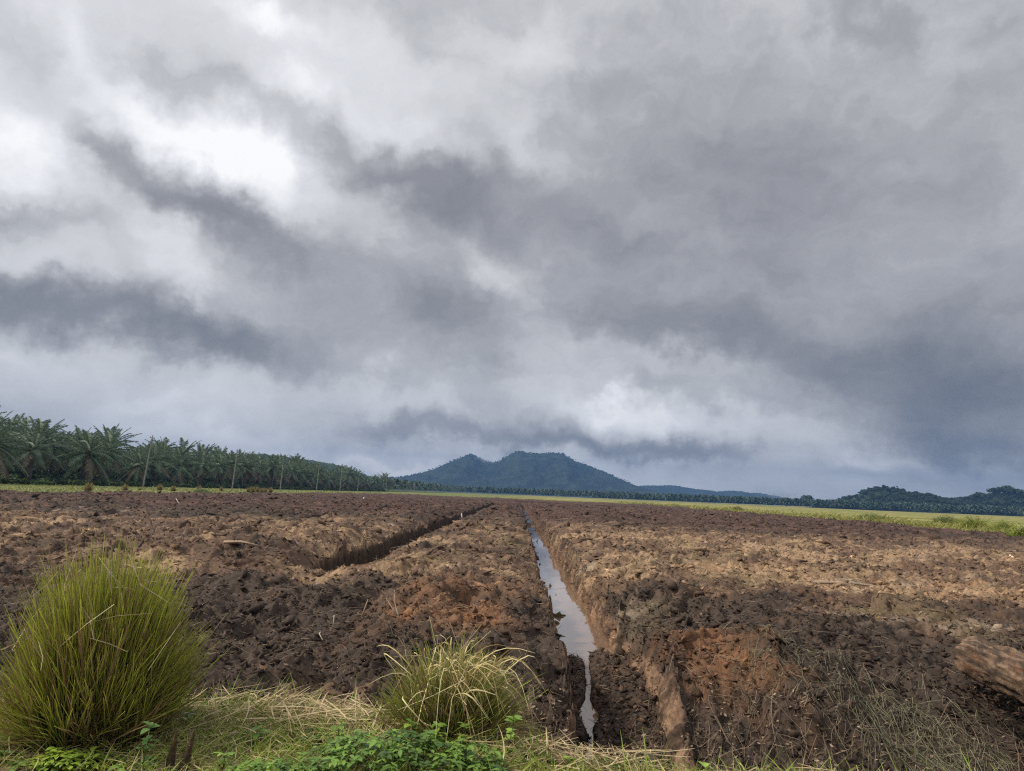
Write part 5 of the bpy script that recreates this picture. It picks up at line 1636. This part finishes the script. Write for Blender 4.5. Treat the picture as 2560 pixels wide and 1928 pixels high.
SKY_BASE = 0.72
SKY_TOP = 0.9
SKY = [  # x, y, radius x, radius y, tilt (degrees, down to the right), brightness
    (350, 200, 800, 480, 10, 0.13), (2500, 900, 700, 260, 10, -0.05), 
    # bright breaks, upper left
    (45, 315, 130, 85, 20, 0.22), (190, 75, 140, 60, 45, 0.13), (480, 330, 300, 60, 22, 0.23), (640, 430, 130, 76, 40, 0.22), 
    (740, 215, 110, 60, 15, 0.22), (650, 12, 130, 50, 20, 0.22), (1000, 170, 280, 120, 20, 0.10), (990, 315, 160, 50, 35, 0.12), (400, 570, 180, 50, 22, 0.10), (100, 430, 150, 55, 10, 0.10),
    # grey rolls, upper left
    (95, 120, 230, 60, 35, -0.13), (510, 190, 220, 68, 14, -0.17), (700, 262, 90, 50, 30, -0.09), (195, 310, 70, 110, -35, -0.10), (330, 430, 130, 60, 40, -0.11),
    (470, 465, 170, 62, 32, -0.15), (600, 560, 200, 90, 35, -0.16), (960, 420, 270, 85, 28, -0.17), (50, 505, 170, 45, 0, -0.12), (260, 555, 150, 40, 0, -0.10), (1030, 60, 150, 60, 25, -0.10), (1190, 550, 230, 120, 30, -0.14),
    # right half
    (1340, 108, 140, 60, 10, 0.12), (1580, 180, 100, 55, 0, -0.05), (2180, 70, 130, 55, 30, -0.09), (1945, 235, 130, 60, 0, 0.04), (2385, 150, 120, 60, 0, 0.05), (1915, 405, 300, 160, 10, -0.06),
    (1455, 555, 240, 62, 20, -0.09), (1310, 400, 100, 55, 30, 0.06),  
    # lower left
    (330, 788, 420, 62, 12, -0.22), (40, 730, 160, 60, 15, -0.10), (590, 862, 210, 46, 14, -0.12), (820, 715, 420, 110, 18, -0.13), (1110, 780, 180, 75, 20, -0.10), 
    (440, 655, 70, 75, 0, 0.12), (490, 722, 60, 50, 0, 0.08), (1205, 662, 120, 50, 38, 0.14), (50, 870, 200, 40, 5, 0.09), (405, 1002, 110, 28, 5, 0.10), (320, 1045, 220, 38, 5, 0.08), (90, 640, 160, 45, 10, 0.08),
    (600, 1010, 300, 60, 8, 0.06), (1040, 1005, 230, 40, 18, 0.11), (1120, 1062, 230, 40, 6, -0.17), (985, 1165, 110, 13, 0, 0.14), (860, 1110, 160, 40, 5, -0.06), (700, 930, 180, 40, 15, 0.06),
    # lower right
    (1800, 850, 640, 80, 11, -0.15), (2440, 980, 380, 110, 13, -0.16), (2330, 1085, 230, 32, 12, -0.11), (1570, 1032, 170, 45, 7, 0.24), (1506, 1000, 70, 25, 0, 0.10), (1800, 1052, 220, 34, 8, 0.14),
    (1656, 902, 190, 32, 12, 0.09), (1338, 690, 100, 70, 20, 0.08), (1400, 880, 160, 60, 15, 0.05), (1540, 1112, 320, 28, 3, -0.18), (1560, 1165, 260, 20, 2, 0.07), (2125, 1138, 40, 16, 0, 0.13), (1975, 1152, 65, 18, 10, 0.07),
    (520, 1110, 520, 60, 4, 0.17), (330, 960, 420, 60, 8, 0.08), (2150, 1128, 330, 26, 6, 0.07), (2420, 1060, 260, 28, 14, -0.07),
    (1280, 1195, 1600, 52, 2, 0.22), (2150, 1200, 600, 55, 2, -0.05), (1850, 520, 800, 330, 8, -0.10), (1750, 1190, 220, 30, 5, -0.07), (1340, 960, 200, 60, 10, 0.07)]
build_world()

sd = bpy.data.lights.new('sun', 'SUN')
sd.energy = 1.5; sd.angle = math.radians(10); sd.color = (1.0, 0.93, 0.81)
so = bpy.data.objects.new('sun', sd); COL.objects.link(so)
dirn = Vector((math.sin(SUN_AZ) * math.cos(SUN_EL), math.cos(SUN_AZ) * math.cos(SUN_EL), math.sin(SUN_EL)))
so.rotation_euler = dirn.to_track_quat('Z', 'Y').to_euler()
so.location = (0, 0, 60)

# ------------------------------------------------------------------ render settings
vs = scene.view_settings
scene.display_settings.display_device = 'sRGB'
vs.view_transform = 'Standard'; vs.look = 'None'; vs.gamma = 1.0; vs.use_curve_mapping = False
vs.exposure = 1.32
scene.render.engine = 'CYCLES'
c = scene.cycles
c.use_denoising = False
c.filter_width = 1.2
c.max_bounces = 5; c.diffuse_bounces = 2; c.glossy_bounces = 2; c.transmission_bounces = 3; c.transparent_max_bounces = 6; c.volume_bounces = 0
c.caustics_reflective = False; c.caustics_refractive = False
c.sample_clamp_indirect = 1.5
